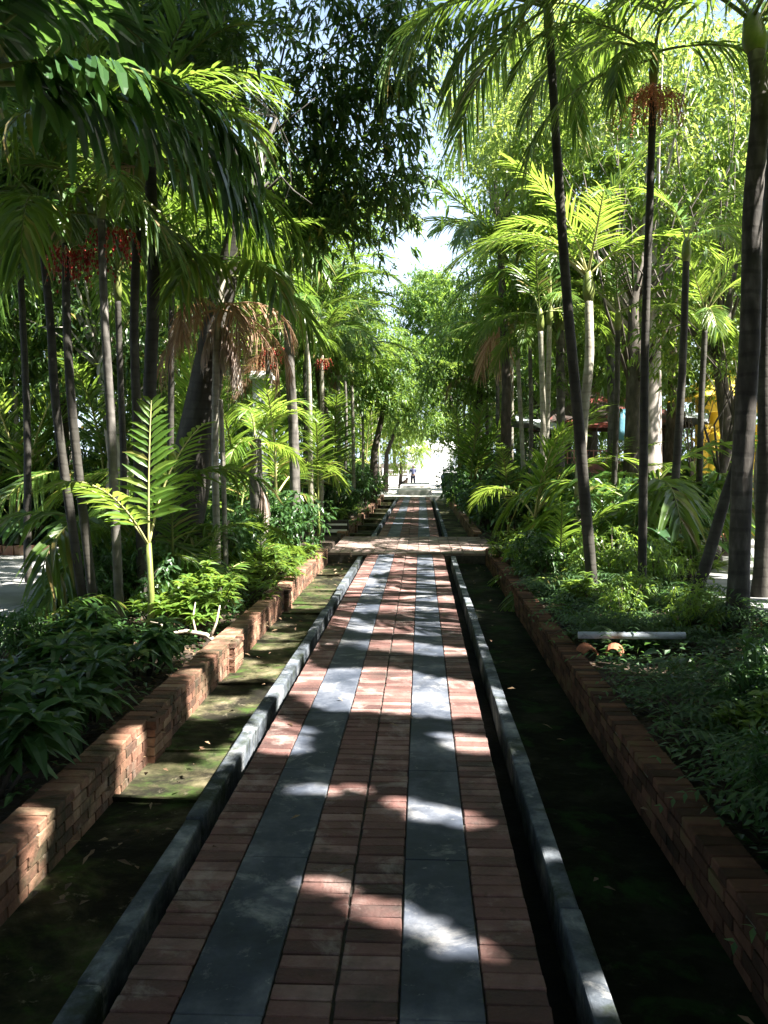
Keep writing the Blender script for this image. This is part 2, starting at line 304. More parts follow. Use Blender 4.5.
# ------------------------------------------------------------------ trees
def crown_points(blobs, n_clumps):
    vols = np.array([b[3]*b[4]*b[5] for b in blobs]); pr = vols/vols.sum()
    out = []
    for i in NR.choice(len(blobs), n_clumps, p=pr):
        b = blobs[i]; d = NR.normal(size=3); d /= np.linalg.norm(d); r = NR.random()**.42
        out.append((b[0]+d[0]*b[3]*r, b[1]+d[1]*b[4]*r, b[2]+d[2]*b[5]*r))
    return np.array(out)
def crown_mb(blobs, n_clumps, per, L, W, spread, carve_world=None, prof=LEAF3, droop=.35, hang=.5, mb=None, tips=None):
    mb = mb or MB(); C = crown_points(blobs, n_clumps)
    n = n_clumps*per
    c = np.repeat(C, per, axis=0)
    # sprays: each clump has a few twig directions
    k = max(3, per//9)
    tw = NR.normal(size=(n_clumps, k, 3)); tw[:, :, 2] *= .55; tw[:, :, 2] -= hang*.3
    tw /= np.linalg.norm(tw, axis=2, keepdims=True)
    sel = NR.integers(0, k, size=n); twd = tw[np.repeat(np.arange(n_clumps), per), sel]
    t = NR.random(n)**.8
    P = c + twd*(spread*t)[:, None] + NR.normal(0, spread*.05, (n, 3)); P[:, 2] -= spread*.25*t*t
    D = twd*.7 + NR.normal(0, .62, (n, 3)); D[:, 2] -= hang*.6
    U = NR.normal(0, .45, (n, 3)); U[:, 2] += 1
    l = L*NR.uniform(.65, 1.25, n); w = W*NR.uniform(.75, 1.2, n)
    keep = np.ones(n, bool)
    if carve_world is not None:
        D1 = D/np.linalg.norm(D, axis=1, keepdims=True)
        keep &= ~lit_mask(P + carve_world + D1*(l*.5)[:, None])
    P, D, U, l, w = P[keep], D[keep], U[keep], l[keep], w[keep]
    mb.blades(P, D, U, l, w, prof, droop=droop, fold=.12)
    return mb, C
def limbs_mb(base, trunk_pts, trunk_r, C, nl, mb=None, lo=.5):
    mb = mb or MB(); k = 10
    mb.tube(trunk_pts, trunk_r, k=k, wob=.25)
    tp = [Vector(p) for p in trunk_pts]
    idx = NR.choice(len(C), min(nl, len(C)), replace=False)
    for i in idx:
        e = Vector(C[i]); j = R.randint(max(1, int(len(tp)*lo)), len(tp)-1); s0 = tp[j]; r0 = trunk_r[j]*.30
        m1 = s0.lerp(e, .35) + Vector((R.uniform(-.3,.3), R.uniform(-.3,.3), R.uniform(.1,.5)))
        m2 = s0.lerp(e, .7) + Vector((R.uniform(-.2,.2), R.uniform(-.2,.2), R.uniform(0,.4)))
        mb.tube([s0, m1, m2, e], [r0, r0*.65, r0*.4, r0*.12], k=6, wob=.2)
    return mb
def tree(label, x, y, trunk, blobs, n_clumps, per, L, W, mat, name='leafy_tree', r0=.18, spread=.7, carve=True, bark='bark_tree', nl=26, group=None, hang=.5, prof=LEAF3, cat='tree', lo=.5):
    """trunk: list of local points; blobs: (x,y,z,rx,ry,rz) local"""
    t = thing(name, label, cat, (x, y, 0), 0, group)
    cw = np.array([x, y, 0.0]) if carve else None
    mb, C = crown_mb(blobs, n_clumps, per, L, W, spread, cw, hang=hang, prof=prof)
    n = len(trunk); rr = [r0*(1.25 if i == 0 else 1)*(1-.35*i/(n-1)-.57*(i/(n-1))**3) for i in range(n)]
    tr = limbs_mb(None, trunk, rr, C, nl, lo=lo)
    tr.build('trunk', M[bark], t); mb.build('crown', M[mat], t)
    return t

# shared far-tree meshes
def tree_variant(seedblobs, n_clumps, per, L, W, mat, trunk, r0, bark):
    mb, C = crown_mb(seedblobs, n_clumps, per, L, W, .75, None)
    n = len(trunk); rr = [r0*(1-.6*i/(n-1)) for i in range(n)]
    tr = limbs_mb(None, trunk, rr, C, 16)
    return tr.mesh('trunk', M[bark]), mb.mesh('crown', M[mat])
def place_tree(var, x, y, rz, sc, label, group, name='leafy_tree'):
    t = thing(name, label, 'tree', (x, y, 0), rz, group); t.scale = (sc, sc, sc)
    inst('trunk', var[0], t); inst('crown', var[1], t)
    return t

# ------------------------------------------------------------------ palm fronds
def frond_mesh(name, Lf=2.3, a0=55, bend=95, nl=34, ll=.55, lw=.042, ang=50, vdrop=.35, mat='palm', pet='petiole', prof=STRAP, lift=.25, jitter=.2, twist=0, broken=0.03, wtip=.6, petlen=.16, angj=8, split=1):
    """frond leaving the origin along +X, climbing at a0 and bending over"""
    mb = MB(); n = 16; pts = []; p = np.zeros(3); a = rad(a0)
    for i in range(n+1):
        pts.append(p.copy()); st = Lf/n; p = p + np.array([math.cos(a), 0, math.sin(a)])*st
        a -= rad(bend)/n*(.5 + 1.0*i/n)
    pts = np.array(pts)
    mb.tube([tuple(q) for q in pts], [.018*(1-.8*i/n)*Lf/2.3+.003 for i in range(n+1)], k=5, mi=1)
    T = np.gradient(pts, axis=0); T /= np.linalg.norm(T, axis=1, keepdims=True)
    P, D, U, Ls, Ws = [], [], [], [], []
    for side in (-1, 1):
        for i in range(nl):
            u = petlen + (1-petlen-.01)*(i+.5)/nl
            if R.random() < broken: continue
            q = u*n; i0 = min(int(q), n-1); f = q-i0
            pos = pts[i0]*(1-f) + pts[min(i0+1, n)]*f; t = T[i0]
            s = np.array([0, side, 0.0]); up = np.cross(t, np.array([0, 1.0, 0])); up = up if up[2] > 0 else -up
            an = rad(ang*(1-.55*u) + R.uniform(-angj, angj))*1.0
            d = t*math.cos(an*1.0) + s*math.sin(an) + up*(lift*(1-u*.6)+R.uniform(-jitter, jitter)) + np.array([0, 0, -.1])
            env = math.sin(math.pi*(0.12+.86*u)**.8)**.6; uu = up + np.array([0, -side*.35, 0]) + NR.normal(0, .12, 3); wj = R.uniform(.85, 1.15); lj = R.uniform(.88, 1.1)
            for k in range(split):
                off = (k-(split-1)/2)*.17
                P.append(pos + t*off*.12); D.append(d + t*off + NR.normal(0, .02 if split > 1 else 0, 3)); U.append(uu)
                Ls.append(ll*(.35+.65*env)*lj*(R.uniform(.72, 1.08) if split > 1 else 1)); Ws.append(lw*(wtip+(1-wtip)*env)*wj)
    dro = NR.uniform(vdrop*.6, vdrop*1.4, len(P))
    mb.blades(P, D, U, Ls, Ws, prof, droop=dro, fold=.2, mi=0)
    return mb.mesh(name, [M[mat], M[pet]])
FR = {}
FR['g'] = [frond_mesh('frond', 2.3, a, b, nl=38, vdrop=v, mat='palm') for a, b, v in ((62,95,.35),(45,100,.45),(20,85,.5),(75,70,.3))]
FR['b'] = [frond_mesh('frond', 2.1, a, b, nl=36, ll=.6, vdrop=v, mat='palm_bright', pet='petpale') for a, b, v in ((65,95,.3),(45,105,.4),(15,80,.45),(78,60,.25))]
FR['h'] = [frond_mesh('frond', 2.5, a, b, nl=42, ll=.62, lw=.045, vdrop=v, mat='palm') for a, b, v in ((38,115,.6),(15,100,.7),(-5,75,.8),(60,110,.45))]
FR['w'] = [frond_mesh('frond', 2.4, a, b, nl=22, ll=.72, lw=.10, vdrop=v, mat='palm', prof=LEAF4, ang=58) for a, b, v in ((60,100,.5),(35,105,.7),(10,85,.7))]
FR['f'] = [frond_mesh('frond', 2.5, a, b, nl=15, ll=.52, lw=.075, split=4, vdrop=v, mat='fishtail', prof=[(0,.25),(.35,.8),(.7,1.15),(.92,.9),(1,.25)], ang=62, lift=.1, wtip=.7, angj=17, jitter=.35, broken=.06) for a, b, v in ((42,95,.5),(25,85,.7),(60,90,.4))]
FR['d'] = [frond_mesh('dead_frond', 1.9, a, b, nl=34, ll=.5, lw=.03, vdrop=.7, mat='dead', pet='dead', lift=-.05, jitter=.3, ang=48) for a, b in ((25,125),(-5,85))]
FR['p'] = [frond_mesh('dead_frond', 1.3, -55, 35, nl=30, ll=.4, lw=.04, vdrop=.9, mat='deadpale', pet='deadpale', lift=-.2, jitter=.2, ang=22)]
FR['y'] = [frond_mesh('frond', 1.9, a, b, nl=17, ll=.5, lw=.085, vdrop=.25, mat='palm_bright', pet='petpale', prof=LEAF4, ang=66, lift=.05, jitter=.06) for a, b in ((86,14),(72,45),(55,75))]
# fruit bunch
def fruit_mesh(mat, n=26, L=.55, beads=7, r=.011):
    mb = MB()
    for i in range(n):
        a = R.uniform(0, 2*math.pi); o = R.uniform(.10, .42); lk = R.uniform(.45, 1.1); pts = []; 
        for j in range(5):
            t = j/4; pts.append((math.cos(a)*o*(t**.6)*1.3, math.sin(a)*o*(t**.6)*1.3, .16*math.sin(t*2.4)-L*lk*t*t))
        mb.tube(pts, [.008,.007,.005,.004,.003], k=4, mi=1)
        for j in range(beads):
            t = .5+.5*(j+R.random())/beads; q = t*4; i0 = min(3, int(q)); p = Vector(pts[i0]).lerp(Vector(pts[i0+1]), q-i0)
            p += Vector((R.uniform(-.02,.02), R.uniform(-.02,.02), 0)); rr = r*R.uniform(.8, 1.3)
            mb.tube([p+Vector((0,0,rr*1.4)), p+Vector((0,0,rr*.6)), p-Vector((0,0,rr*.6)), p-Vector((0,0,rr*1.4))], [rr*.35, rr, rr, rr*.3], k=6, mi=0)
    return mb.mesh('fruit_bunch', [M[mat], M['petpale'] if mat != 'fruit_orange' else M['fruit_orange']])
FRUIT = {'red': fruit_mesh('fruit_red', r=.016), 'orange': fruit_mesh('fruit_orange', n=46, beads=11, L=.75, r=.009)}

def near_lit(g):
    return any((((g[:, 0]-x)/(a+.25))**2+((g[:, 1]-y)/(b+.2))**2 < 1).any() for (x, y, a, b) in GAPS if y < 22 and -2.3 < x < 1)
def trunk_tube(pts, r0, r1, rings=True, seg=40):
    """smooth path through pts (local), ringed"""
    P = [Vector(p) for p in pts]; n = len(P); out = []; rr = []
    for i in range(seg+1):
        q = i/seg*(n-1); j = min(int(q), n-2); f = q-j
        p0, p1, p2, p3 = P[max(j-1, 0)], P[j], P[j+1], P[min(j+2, n-1)]
        v = .5*((2*p1) + (p2-p0)*f + (2*p0-5*p1+4*p2-p3)*f*f + (3*p1-p0-3*p2+p3)*f**3)
        out.append(v); t = i/seg
        r = r0+(r1-r0)*t; r *= 1 + .35*max(0, 1-t*12)
        rr.append(r*(1+(.018 if i % 2 else -.012)*rings))
    mb = MB(); mb.tube(out, rr, k=12, wob=.06); return mb, out
def palm(label, Y, px, r0=.07, r1=.05, kind='g', nf=10, fs=1.0, bark='bark_dark', name='slender_palm', shaft=True, fruit=None, dead=0, pale=0, group=None, seed=0, azs=None, cat='palm', bare=False, kinds=None):
    """px: [(px,py)...] top..bottom of the trunk axis as it stands at distance Y"""
    W = [at(a, b, Y) for a, b in px][::-1]
    base = W[0].copy(); base.z = 0.0
    if W[0].z > .05: W = [Vector((W[0].x + (W[0].x-W[1].x)*.15, Y, 0.0))] + W; base = W[0].copy()
    loc = [w-base for w in W]; loc[0].z = -.05
    rr = random.Random(seed+int(px[0][0]*7))
    for i in range(1, len(loc)): loc[i].y += rr.uniform(-.12, .12)
    t = thing(name, label, cat, base, 0, group)
    mb, out = trunk_tube(loc, r0, r1); mb.build('trunk', M[bark], t)
    if bare: return t
    top = out[-1]; up = (out[-1]-out[-3]).normalized()
    if shaft:
        s = MB(); h = .5*fs
        s.tube([top-up*.02, top+up*h*.3, top+up*h*.8, top+up*h], [r1*1.05, r1*1.5, r1*1.1, r1*.5], k=10)
        s.build('crownshaft', M['petiole'], t); ft = top+up*h*.92
    else: ft = top
    F_ = FR[kind]
    for i in range(nf):
        a = (azs[i] if azs and i < len(azs) else i*137.5 + rr.uniform(-18, 18)); me = F_[(i*7+rr.randint(0, 5)) % len(F_)]
        s = fs*rr.uniform(.85, 1.12)
        ca, sa = math.cos(rad(a))*s, math.sin(rad(a))*s
        q = np.array([[base.x+ft.x+ca*k, base.y+ft.y+sa*k, base.z+ft.z+s*zz] for k, zz in ((.5,.6),(1.1,.75),(1.6,.45))])
        g = q[:, :2]-SV[None, :2]*(q[:, 2:3]/SV[2])
        if name != 'fishtail_palm' and i > (5 if name == 'stout_palm' else 2) and near_lit(g): continue
        inst('frond', me, t, ft - up*rr.uniform(0, .12), (rr.uniform(-.2,.2), rr.uniform(-.12,.18), rad(a)), s)
    for i in range(dead):
        inst('dead_frond', FR['d'][i % 2], t, ft-up*.75*fs, (rr.uniform(-.3,.3), rr.uniform(-.1,.3), rad(rr.uniform(0,360))), fs*rr.uniform(.8,1.1))
    for i in range(pale):
        inst('dead_frond', FR['p'][0], t, ft-up*.8*fs, (rr.uniform(-.3,.3), rr.uniform(0,.5), rad(rr.uniform(200,340))), fs*rr.uniform(.7,1.0))
    if fruit:
        for c_, s_, a in fruit:
            inst('fruit_bunch', FRUIT[c_], t, ft-up*(.62*fs)+Vector((math.cos(a)*.16, math.sin(a)*.16, 0)), (0,0,a), s_)
    return t

# ================================================================== SETTING
# ground: one sheet, lower between the two bed walls
def build_ground():
    xs = sorted(set([-400,-200,-100,-60,-40,-30,-24,-20] + [round(-18+.5*i,2) for i in range(32)] + [-2.12,-2.06,-1.3,-.3,.6,1.44,1.50] + [round(2+.5*i,2) for i in range(33)] + [20,26,32,40,60,100,200,400]))
    ys = [-60,-30,-15] + [round(-8+.6*i,2) for i in range(120)] + [66,72,80,90,110,150,220,320,500]
    V = []; 
    for y in ys:
        for x in xs:
            if -2.1 < x < 1.48: z = -.27
            else:
                z = .0 + .05*noise.noise(Vector((x*.9, y*.9, 0))) + .03*noise.noise(Vector((x*2.3, y*2.3, 5)))
            V.append((x, y, z))
    nx = len(xs); Fc = [(j*nx+i, j*nx+i+1, (j+1)*nx+i+1, (j+1)*nx+i) for j in range(len(ys)-1) for i in range(nx-1)]
    mb = MB(); mb.add(V, Fc); return struct(mb.build('ground', M['soil']))
build_ground()

PL, PR = -1.13, .48           # path edges
Y0, YE = -2.0, 47.0
# path: base bed, slate bands, bricks
pb = MB(); pb.box(((PL+PR)/2, (Y0+YE)/2, -.145), (PR-PL, YE-Y0, .26)); path = struct(pb.build('path_bed', M['mortar']))
bk = MB(); sl = MB()
y = Y0
while y < YE-.1:
    for (x0, x1) in ((PL, -.893), (-.56, -.322), (-.314, -.078), (.242, PR)):
        w = x1-x0-.005
        bk.box(((x0+x1)/2+R.uniform(-.002,.002), y+.05, -.02+R.uniform(-.003,.002)), (w, .0905+R.uniform(-.003,.003), .045), jit=.0014)
    y += .1
y = Y0
while y < YE-.1:
    Ls = 1.25
    for (x0, x1) in ((-.889, -.564), (-.074, .238)):
        sl.box(((x0+x1)/2, y+Ls/2, -.021+R.uniform(-.001,.001)), (x1-x0-.004, Ls-.005, .046), jit=.0008)
    y += Ls
bevel(struct(bk.build('path', M['brick'])), .005)
bevel(struct(sl.build('path_slabs', M['slate'])), .004)

# crossing slab
cr = MB()
yy = 18.35
while yy < 22.3:
    xx = -1.98
    while xx < 1.40:
        cr.box((xx+.12, yy+.05, .0+R.uniform(-.003,.003)), (.23, .09, .06), jit=.0015); xx += .2405
    yy += .0995
struct(cr.build('crossing', M['crossbrick']))
cb = MB(); cb.box((-.29, 20.33, -.14), (3.42, 4.02, .25)); struct(cb.build('crossing_base', M['mortar']))

# kerbs and gutters, channel floors
def kerb(x0, x1, y0, y1):
    mb = MB(); y = y0
    while y < y1-.01:
        L = min(R.uniform(1.5, 2.1), y1-y)
        mb.box(((x0+x1)/2+R.uniform(-.006,.006), y+L/2, -.15+R.uniform(-.006,.006)), (x1-x0, L-.008, .25), jit=.004); y += L
    return bevel(struct(mb.build('kerb', M['kerb'])), .012, 2)
for a, b in ((-1.33,-1.23), (.63,.73)):
    kerb(a, b, -2, 18.3); kerb(a, b, 22.4, 46.8)
for a, b in ((-1.22,-1.13), (.48,.62)):
    g = MB(); g.box(((a+b)/2, 22.4, -.24), (b-a, 48.8, .05)); struct(g.build('gutter', M['gutter']))
def sheet(name, mat, x0, x1, y0, y1, z, nx, ny, amp=.01):
    xs = np.linspace(x0, x1, nx); ys = np.linspace(y0, y1, ny)
    V = [(x, y, z+amp*noise.noise(Vector((x*2, y*2, z)))) for y in ys for x in xs]
    mb = MB(); mb.add(V, [(j*nx+i, j*nx+i+1, (j+1)*nx+i+1, (j+1)*nx+i) for j in range(ny-1) for i in range(nx-1)], 0, True)
    return struct(mb.build(name, M[mat]))
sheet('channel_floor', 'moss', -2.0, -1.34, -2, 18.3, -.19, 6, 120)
sheet('channel_floor', 'channel_shade', .74, 1.40, -2, 18.3, -.19, 6, 120)
sheet('channel_floor', 'moss', -2.0, -1.34, 22.4, 46.8, -.17, 6, 120)
sheet('channel_floor', 'moss', .74, 1.40, 22.4, 46.8, -.17, 6, 120)
sheet('yard', 'yard', -16, -4.5, -3, 19, .06, 40, 60, .02)
sheet('yard', 'yard', 4.1, 16, 10.6, 24, .06, 40, 50, .02)
# weirs: low ribs across the left channel
wr = MB()
for yw in (5.4, 6.35, 8.3, 10.3, 12.2, 14.3, 16.3): wr.box((-1.665, yw, -.18), (.62, .04, .035), jit=.006)
for yw in (24, 27, 30, 33, 36, 39, 42, 45): wr.box((-1.665, yw, -.10), (.62, .35, .12), jit=.004)
struct(wr.build('channel_ribs', M['moss']))
# bright clearing at the far end
pz = MB(); pz.box((0, 77, -.16), (26, 59.8, .36)); struct(pz.build('plaza', M['concrete']))
for i, (y0, y1, z) in enumerate(((49.5, 53.5, .30), (53.5, 66, .42))):
    st = MB(); st.box((-.35, (y0+y1)/2, z/2+.01), (1.9-.002*i, y1-y0, z-.16+.14)); 
    bevel(struct(st.build('step', M['concrete'])), .015)

# ------------------------------------------------------------------ brick bed walls (things)
def bedwall(label, x0, x1, y0, y1, zb, zt, piers=None, face=1, courses=5, wm='wallbrick'):
    t = thing('brick_bed_wall', label, 'wall', ((x0+x1)/2, y0, 0))
    cx = (x0+x1)/2; core = MB(); core.box((face*-.001, (y1-y0)/2, (zb+zt)/2-.012), (x1-x0-.007, y1-y0-.01, zt-zb-.03)); core.build('mortar', M['mortarpale'], t)
    mb = MB(); h = (zt-zb-.045)/(courses-1)
    for c in range(courses-1):
        y = 0 if c % 2 else -.11
        while y < y1-y0-.02:
            ya = max(y, 0); yb = min(y+.215, y1-y0)
            if yb-ya > .04:
                mb.box((face*((x1-x0)/2-.045)+R.uniform(-.0015,.0015), (ya+yb)/2, zb+h*(c+.5)), (.11, yb-ya-.009, h-.008), jit=.0014)
            y += .225
    mb.build('brickwork', M[wm], t)
    cp = MB(); y = 0
    while y < y1-y0-.05:
        w = R.uniform(.105, .115)
        cp.box((R.uniform(-.003,.003), y+w/2, zt-.018+R.uniform(-.0025,.0025)+.006*noise.noise(Vector((y*.5,x0,0)))), (x1-x0+.008, w-.006, .055), jit=.002); y += w+.003
    bevel(cp.build('coping', M[wm], t), .006)
    for yp in (piers or []):
        pr = MB()
        for c in range(courses-1):
            for k in (0, 1):
                pr.box((face*((x1-x0)/2+.03), yp-y0+(-.075 if k else .075)*1.45, zb+h*(c+.5)), (.07, .205, h-.009), jit=.004)
        [pr.box((face*((x1-x0)/2+.04), yp-y0-.165+k*.11, zt-.017+R.uniform(-.006,.006)), (.07, .10, .052), jit=.004) for k in range(4)]
        pr.build('pier', M['wallbrick'], t)
    return t
bedwall('low brick wall along the left planting bed, near side of the crossing, with projecting piers', -2.18, -1.98, -2, 18.3, -.2, .11,
        piers=[6.3, 9.0, 12.6], face=1)
bedwall('dark shaded brick wall along the right planting bed, near side of the crossing', 1.37, 1.56, -2, 18.35, -.2, .13, face=-1, wm='wallbrick_shaded')
bedwall('low brick wall along the left bed beyond the crossing, with projecting piers', -2.18, -1.98, 22.45, 46.5, -.2, .13, piers=[23,26,29,32,35,38,41,44], face=1, courses=4)
bedwall('low brick wall along the right bed beyond the crossing', 1.37, 1.56, 22.45, 46.5, -.2, .13, face=-1, courses=4)

# ================================================================== PALMS
SP = 'slender palms of the avenue'
# ---- right side
palm('tall thin dark-trunked palm with fronds drooping from top, nearest the path on the right', 11.6, [(549,38),(556,160),(566,300),(578,430),(594,600)], .085, .05, kind='h', nf=14, fs=.95, group=SP, seed=1)
palm('thin dark palm with an orange fruit bunch hanging high on its trunk', 11.0, [(653,85),(649,200),(645,330),(643,450),(641,610)], .06, .042, kind='h', nf=13, fs=.85, group=SP, seed=2, fruit=[('orange',.62,.3),('orange',.68,2.6),('orange',.6,4.4)])
palm('stout grey palm with smooth ringed trunk near the right edge of the photo', 9.7, [(760,48),(758,110),(755,200),(750,330),(744,470),(737,640)], .118, .09, kind='h', nf=15, fs=1.1, bark='bark_mid', name='stout_palm', seed=3)
palm('thin brown palm right of the big pale trunk, its crown below the others', 15.0, [(684,262),(681,360),(676,470),(668,575)], .075, .055, kind='b', nf=9, fs=.75, group=SP, seed=4)
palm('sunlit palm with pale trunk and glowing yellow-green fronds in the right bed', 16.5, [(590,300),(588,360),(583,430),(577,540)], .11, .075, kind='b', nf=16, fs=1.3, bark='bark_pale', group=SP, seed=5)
palm('left stem of the two pale thin palms behind the dark leaning palm', 19.5, [(541,330),(543,400),(543,460),(542,540)], .075, .06, kind='g', nf=9, fs=1.0, bark='bark_pale', group=SP, seed=6)
palm('right stem of the two pale thin palms behind the dark leaning palm', 19.9, [(549,325),(548,400),(547,470),(548,540)], .07, .055, kind='b', nf=9, fs=.9, bark='bark_pale', group=SP, seed=7)
palm('thin pale palm in the right bed just past the crossing', 23.5, [(515,300),(520,400),(523,470),(524,525)], .07, .055, kind='g', nf=15, fs=1.6, bark='bark_pale', group=SP, seed=8, dead=2)
palm('slanting dark trunk leaning right in front of the stout grey palm', 10.6, [(748,440),(728,500),(708,560),(684,622)], .075, .06, bare=True, name='leaning_trunk', cat='tree trunk')
palm('dark palm trunk rising at the very right edge of the photo', 12.5, [(772,60),(768,200),(764,340),(762,470),(760,600)], .11, .08, kind='w', nf=6, fs=.9, seed=9, azs=[10,-40,60,-90,110,30])
palm('pale thin bare stem behind the stout grey palm', 13.0, [(762,420),(759,480),(764,560),(766,620)], .045, .035, bark='bark_pale', bare=True, name='bare_stem', cat='tree trunk')
palm('large bushy palm fanning tall upright fronds behind the sunlit palm', 21.5, [(612,345),(612,420),(611,520)], .14, .12, kind='g', nf=18, fs=1.9, bark='bark_grey', group=SP, seed=61)
palm('broad feathery palm whose fronds arch above the two pale thin palms', 22.5, [(560,330),(560,420),(560,520)], .12, .10, kind='g', nf=14, fs=1.6, bark='bark_grey', group=SP, seed=62)
# ---- left side
palm('dark palm with red fruit, leftmost trunk of the left clump', 10.4, [(38,235),(48,320),(60,420),(84,600)], .062, .045, kind='w', nf=9, fs=.95, group=SP, seed=10)
palm('dark palm with red fruit bunch, second trunk of the left clump', 10.0, [(62,240),(68,330),(76,430),(94,610)], .06, .045, kind='g', nf=9, fs=.95, group=SP, seed=11, fruit=[('red',0.82,.2),('red',0.68,5.0)])
palm('mottled greenish palm trunk, middle one of the left clump', 9.8, [(98,215),(101,320),(108,430),(117,620)], .06, .042, kind='g', nf=9, fs=.95, group=SP, seed=12, bark='bark_grey', fruit=[('red',0.75,.8)])
palm('straight dark palm trunk, fourth of the left clump', 10.8, [(137,190),(136,320),(137,430),(141,600)], .065, .05, kind='w', nf=9, fs=1.0, group=SP, seed=13)
palm('thick straight dark palm, rightmost of the left clump', 11.5, [(152,150),(152,280),(150,400),(150,590)], .10, .075, kind='g', nf=10, fs=1.05, group=SP, seed=14, dead=1)
palm('large fishtail-leaved palm arching broad ragged leaflets over the top left corner', 6.4, [(-46,70),(-44,250),(-40,500),(-38,760)], .09, .065, kind='f', nf=11, fs=1.0, name='fishtail_palm', seed=15, azs=[5,-22,32,-60,60,100,150,-100,180,12,-8], shaft=False)
palm('pale palm draped in a skirt of bleached dead fronds, left of the path', 12.6, [(222,268),(218,340),(215,450),(219,560)], .055, .05, kind='w', nf=6, fs=.8, bark='bark_pale', group=SP, seed=16, dead=8, pale=4, shaft=False)
palm('thin pale palm stem touching the skirted palm on its right', 12.8, [(222,400),(222,470),(226,560)], .04, .035, bark='bark_pale', bare=True, name='bare_stem', cat='tree trunk')
palm('sunlit feathery palm with ringed trunk, left of the path in front of the crossing', 17.0, [(288,300),(290,370),(293,440),(296,545)], .11, .09, kind='g', nf=14, fs=1.25, bark='bark_grey', group=SP, seed=17, dead=2)
palm('palm with a red fruit bunch behind the white column on the left', 21.0, [(268,345),(270,420),(272,530)], .09, .07, kind='g', nf=10, fs=1.0, bark='bark_grey', group=SP, seed=18, fruit=[('red',1.02,5.0)], dead=2)
palm('short ringed palm trunk with cut leaf bases, left bed', 15.5, [(254,440),(257,480),(260,555)], .13, .12, kind='b', nf=8, fs=.7, bark='bark_grey', seed=19, shaft=False, pale=2)
palm('pale palm just beyond the crossing on the left', 23.5, [(322,355),(322,430),(321,525)], .07, .055, kind='g', nf=11, fs=1.05, bark='bark_pale', group=SP, seed=20, fruit=[('red',0.6,5.0)])
# ---- far rows, both sides
ords = ['first','second','third','fourth','fifth','sixth','seventh','eighth','ninth']
for i, (px, Y, py) in enumerate([(338,27,375),(305,26,350),(352,31,385),(345,34,372),(362,38,395),(330,37,370),(371,43,405),(360,46,400),(378,50,415)]):
    palm(f'{ords[i]} of the slim palms receding along the left bed beyond the crossing', Y, [(px,py),(px+1,(py+500)//2),(px-2+i%3*2,460+int(1740/Y))], .07, .055, kind='gb'[i % 2], nf=9, fs=1.1, bark=['bark_pale','bark_grey'][i % 2], group=SP, seed=30+i, dead=(i % 4 == 1)*1)
for i, (px, Y, py) in enumerate([(497,27,345),(511,29,340),(486,31,370),(503,35,350),(478,37,385),(490,41,372),(470,44,395),(480,48,380),(464,51,405)]):
    palm(f'{ords[i]} of the slim palms receding along the right bed beyond the crossing', Y, [(px,py),(px+1,(py+500)//2),(px+1-i%3*2,460+int(1740/Y))], .07, .055, kind='gb'[(i+1) % 2], nf=9, fs=1.1, bark=['bark_grey','bark_pale'][i % 2], group=SP, seed=50+i, dead=(i % 4 == 2)*1)
for lb, Y, pts, b_, k_, f_ in [
    ('thin dark palm stem between the dark leaning palm and the fruiting palm', 17.5, [(617,330),(616,400),(614,470),(612,540)], 'bark_dark', 'g', .8),
    ('very thin dark stem right of the thin brown palm', 16.5, [(703,330),(700,400),(698,470),(697,550)], 'bark_dark', 'b', .7),
    ('thin pale stem left of the two pale thin palms', 22, [(530,345),(531,420),(530,530)], 'bark_grey', 'b', .9),
    ('thin palm in the shade behind the left clump', 14.5, [(118,300),(120,380),(124,470),(122,560)], 'bark_dark', 'g', 1.1),
    ('thin palm at the far left edge behind the yard', 20.5, [(12,290),(14,380),(16,470),(18,545)], 'bark_pale', 'b', 1.2),
    ('feathery palm filling the gap between the left clump and the leaning tree', 15.5, [(172,270),(172,360),(170,450),(170,550)], 'bark_dark', 'g', 1.2),
    ('feathery palm left of the left clump, in shade', 13.5, [(20,215),(22,320),(26,430),(30,560)], 'bark_dark', 'w', 1.15),
    ('slim palm right of the ringed sunlit palm', 19.5, [(307,330),(309,400),(311,540)], 'bark_pale', 'g', 1.0)]:
    palm(lb, Y, pts, .065, .05, kind=k_, nf=10, fs=f_, bark=b_, group=SP, seed=int(Y*3))
# young palms with upright fronds
def young_palm(label, px, Y, n, s, kind='y', azs=None, z=0, stem=0):
    t = thing('young_palm', label, 'palm', (gx(px, Y), Y, z), 0, 'young palms without a trunk')
    if stem:
        m = MB(); m.tube([(0,0,0),(.02,0,stem*.5),(0,0,stem+.05)], [.045,.035,.03], k=8); m.build('trunk', M['petiole'], t)
    for i in range(n):
        a = azs[i] if azs else i*137.5+R.uniform(-20,20)
        fx = [gx(px, Y)+math.cos(rad(a))*s*k for k in (.9, 1.5, 2.0)]
        if Y > 10.5 and any(-1.75 < q < 1.05 for q in fx): continue
        inst('frond', FR[kind][0 if i == 0 else 1+(i % (len(FR[kind])-1))], t, (0,0,stem+.02), (R.uniform(-.06,.06), 0, rad(a)), s*R.uniform(.9,1.1) if i else s)
    return t
young_palm('young palm with one upright glowing yellow-green frond at the left clump', 148, 9.3, 4, .85, azs=[92,250,60,170], stem=1.05)
young_palm('young palm spreading light green fronds in front of the bleached skirted palm', 205, 11.8, 7, .55)
young_palm('small palm with feathery fronds beside the ringed trunk on the left', 262, 14.5, 8, .8, 'g')
young_palm('bushy young palm at the left of the clump, in deep shade', 34, 9.4, 5, .45, 'w')
young_palm('dark feathery young palm between the left clump and the yard', 108, 11.5, 8, .7, 'g')
young_palm('young palm at the foot of the sunlit palm in the right bed', 600, 15, 8, .9, 'g')
young_palm('young palm below the dark leaning palm on the right', 560, 14.0, 8, .85, 'g')
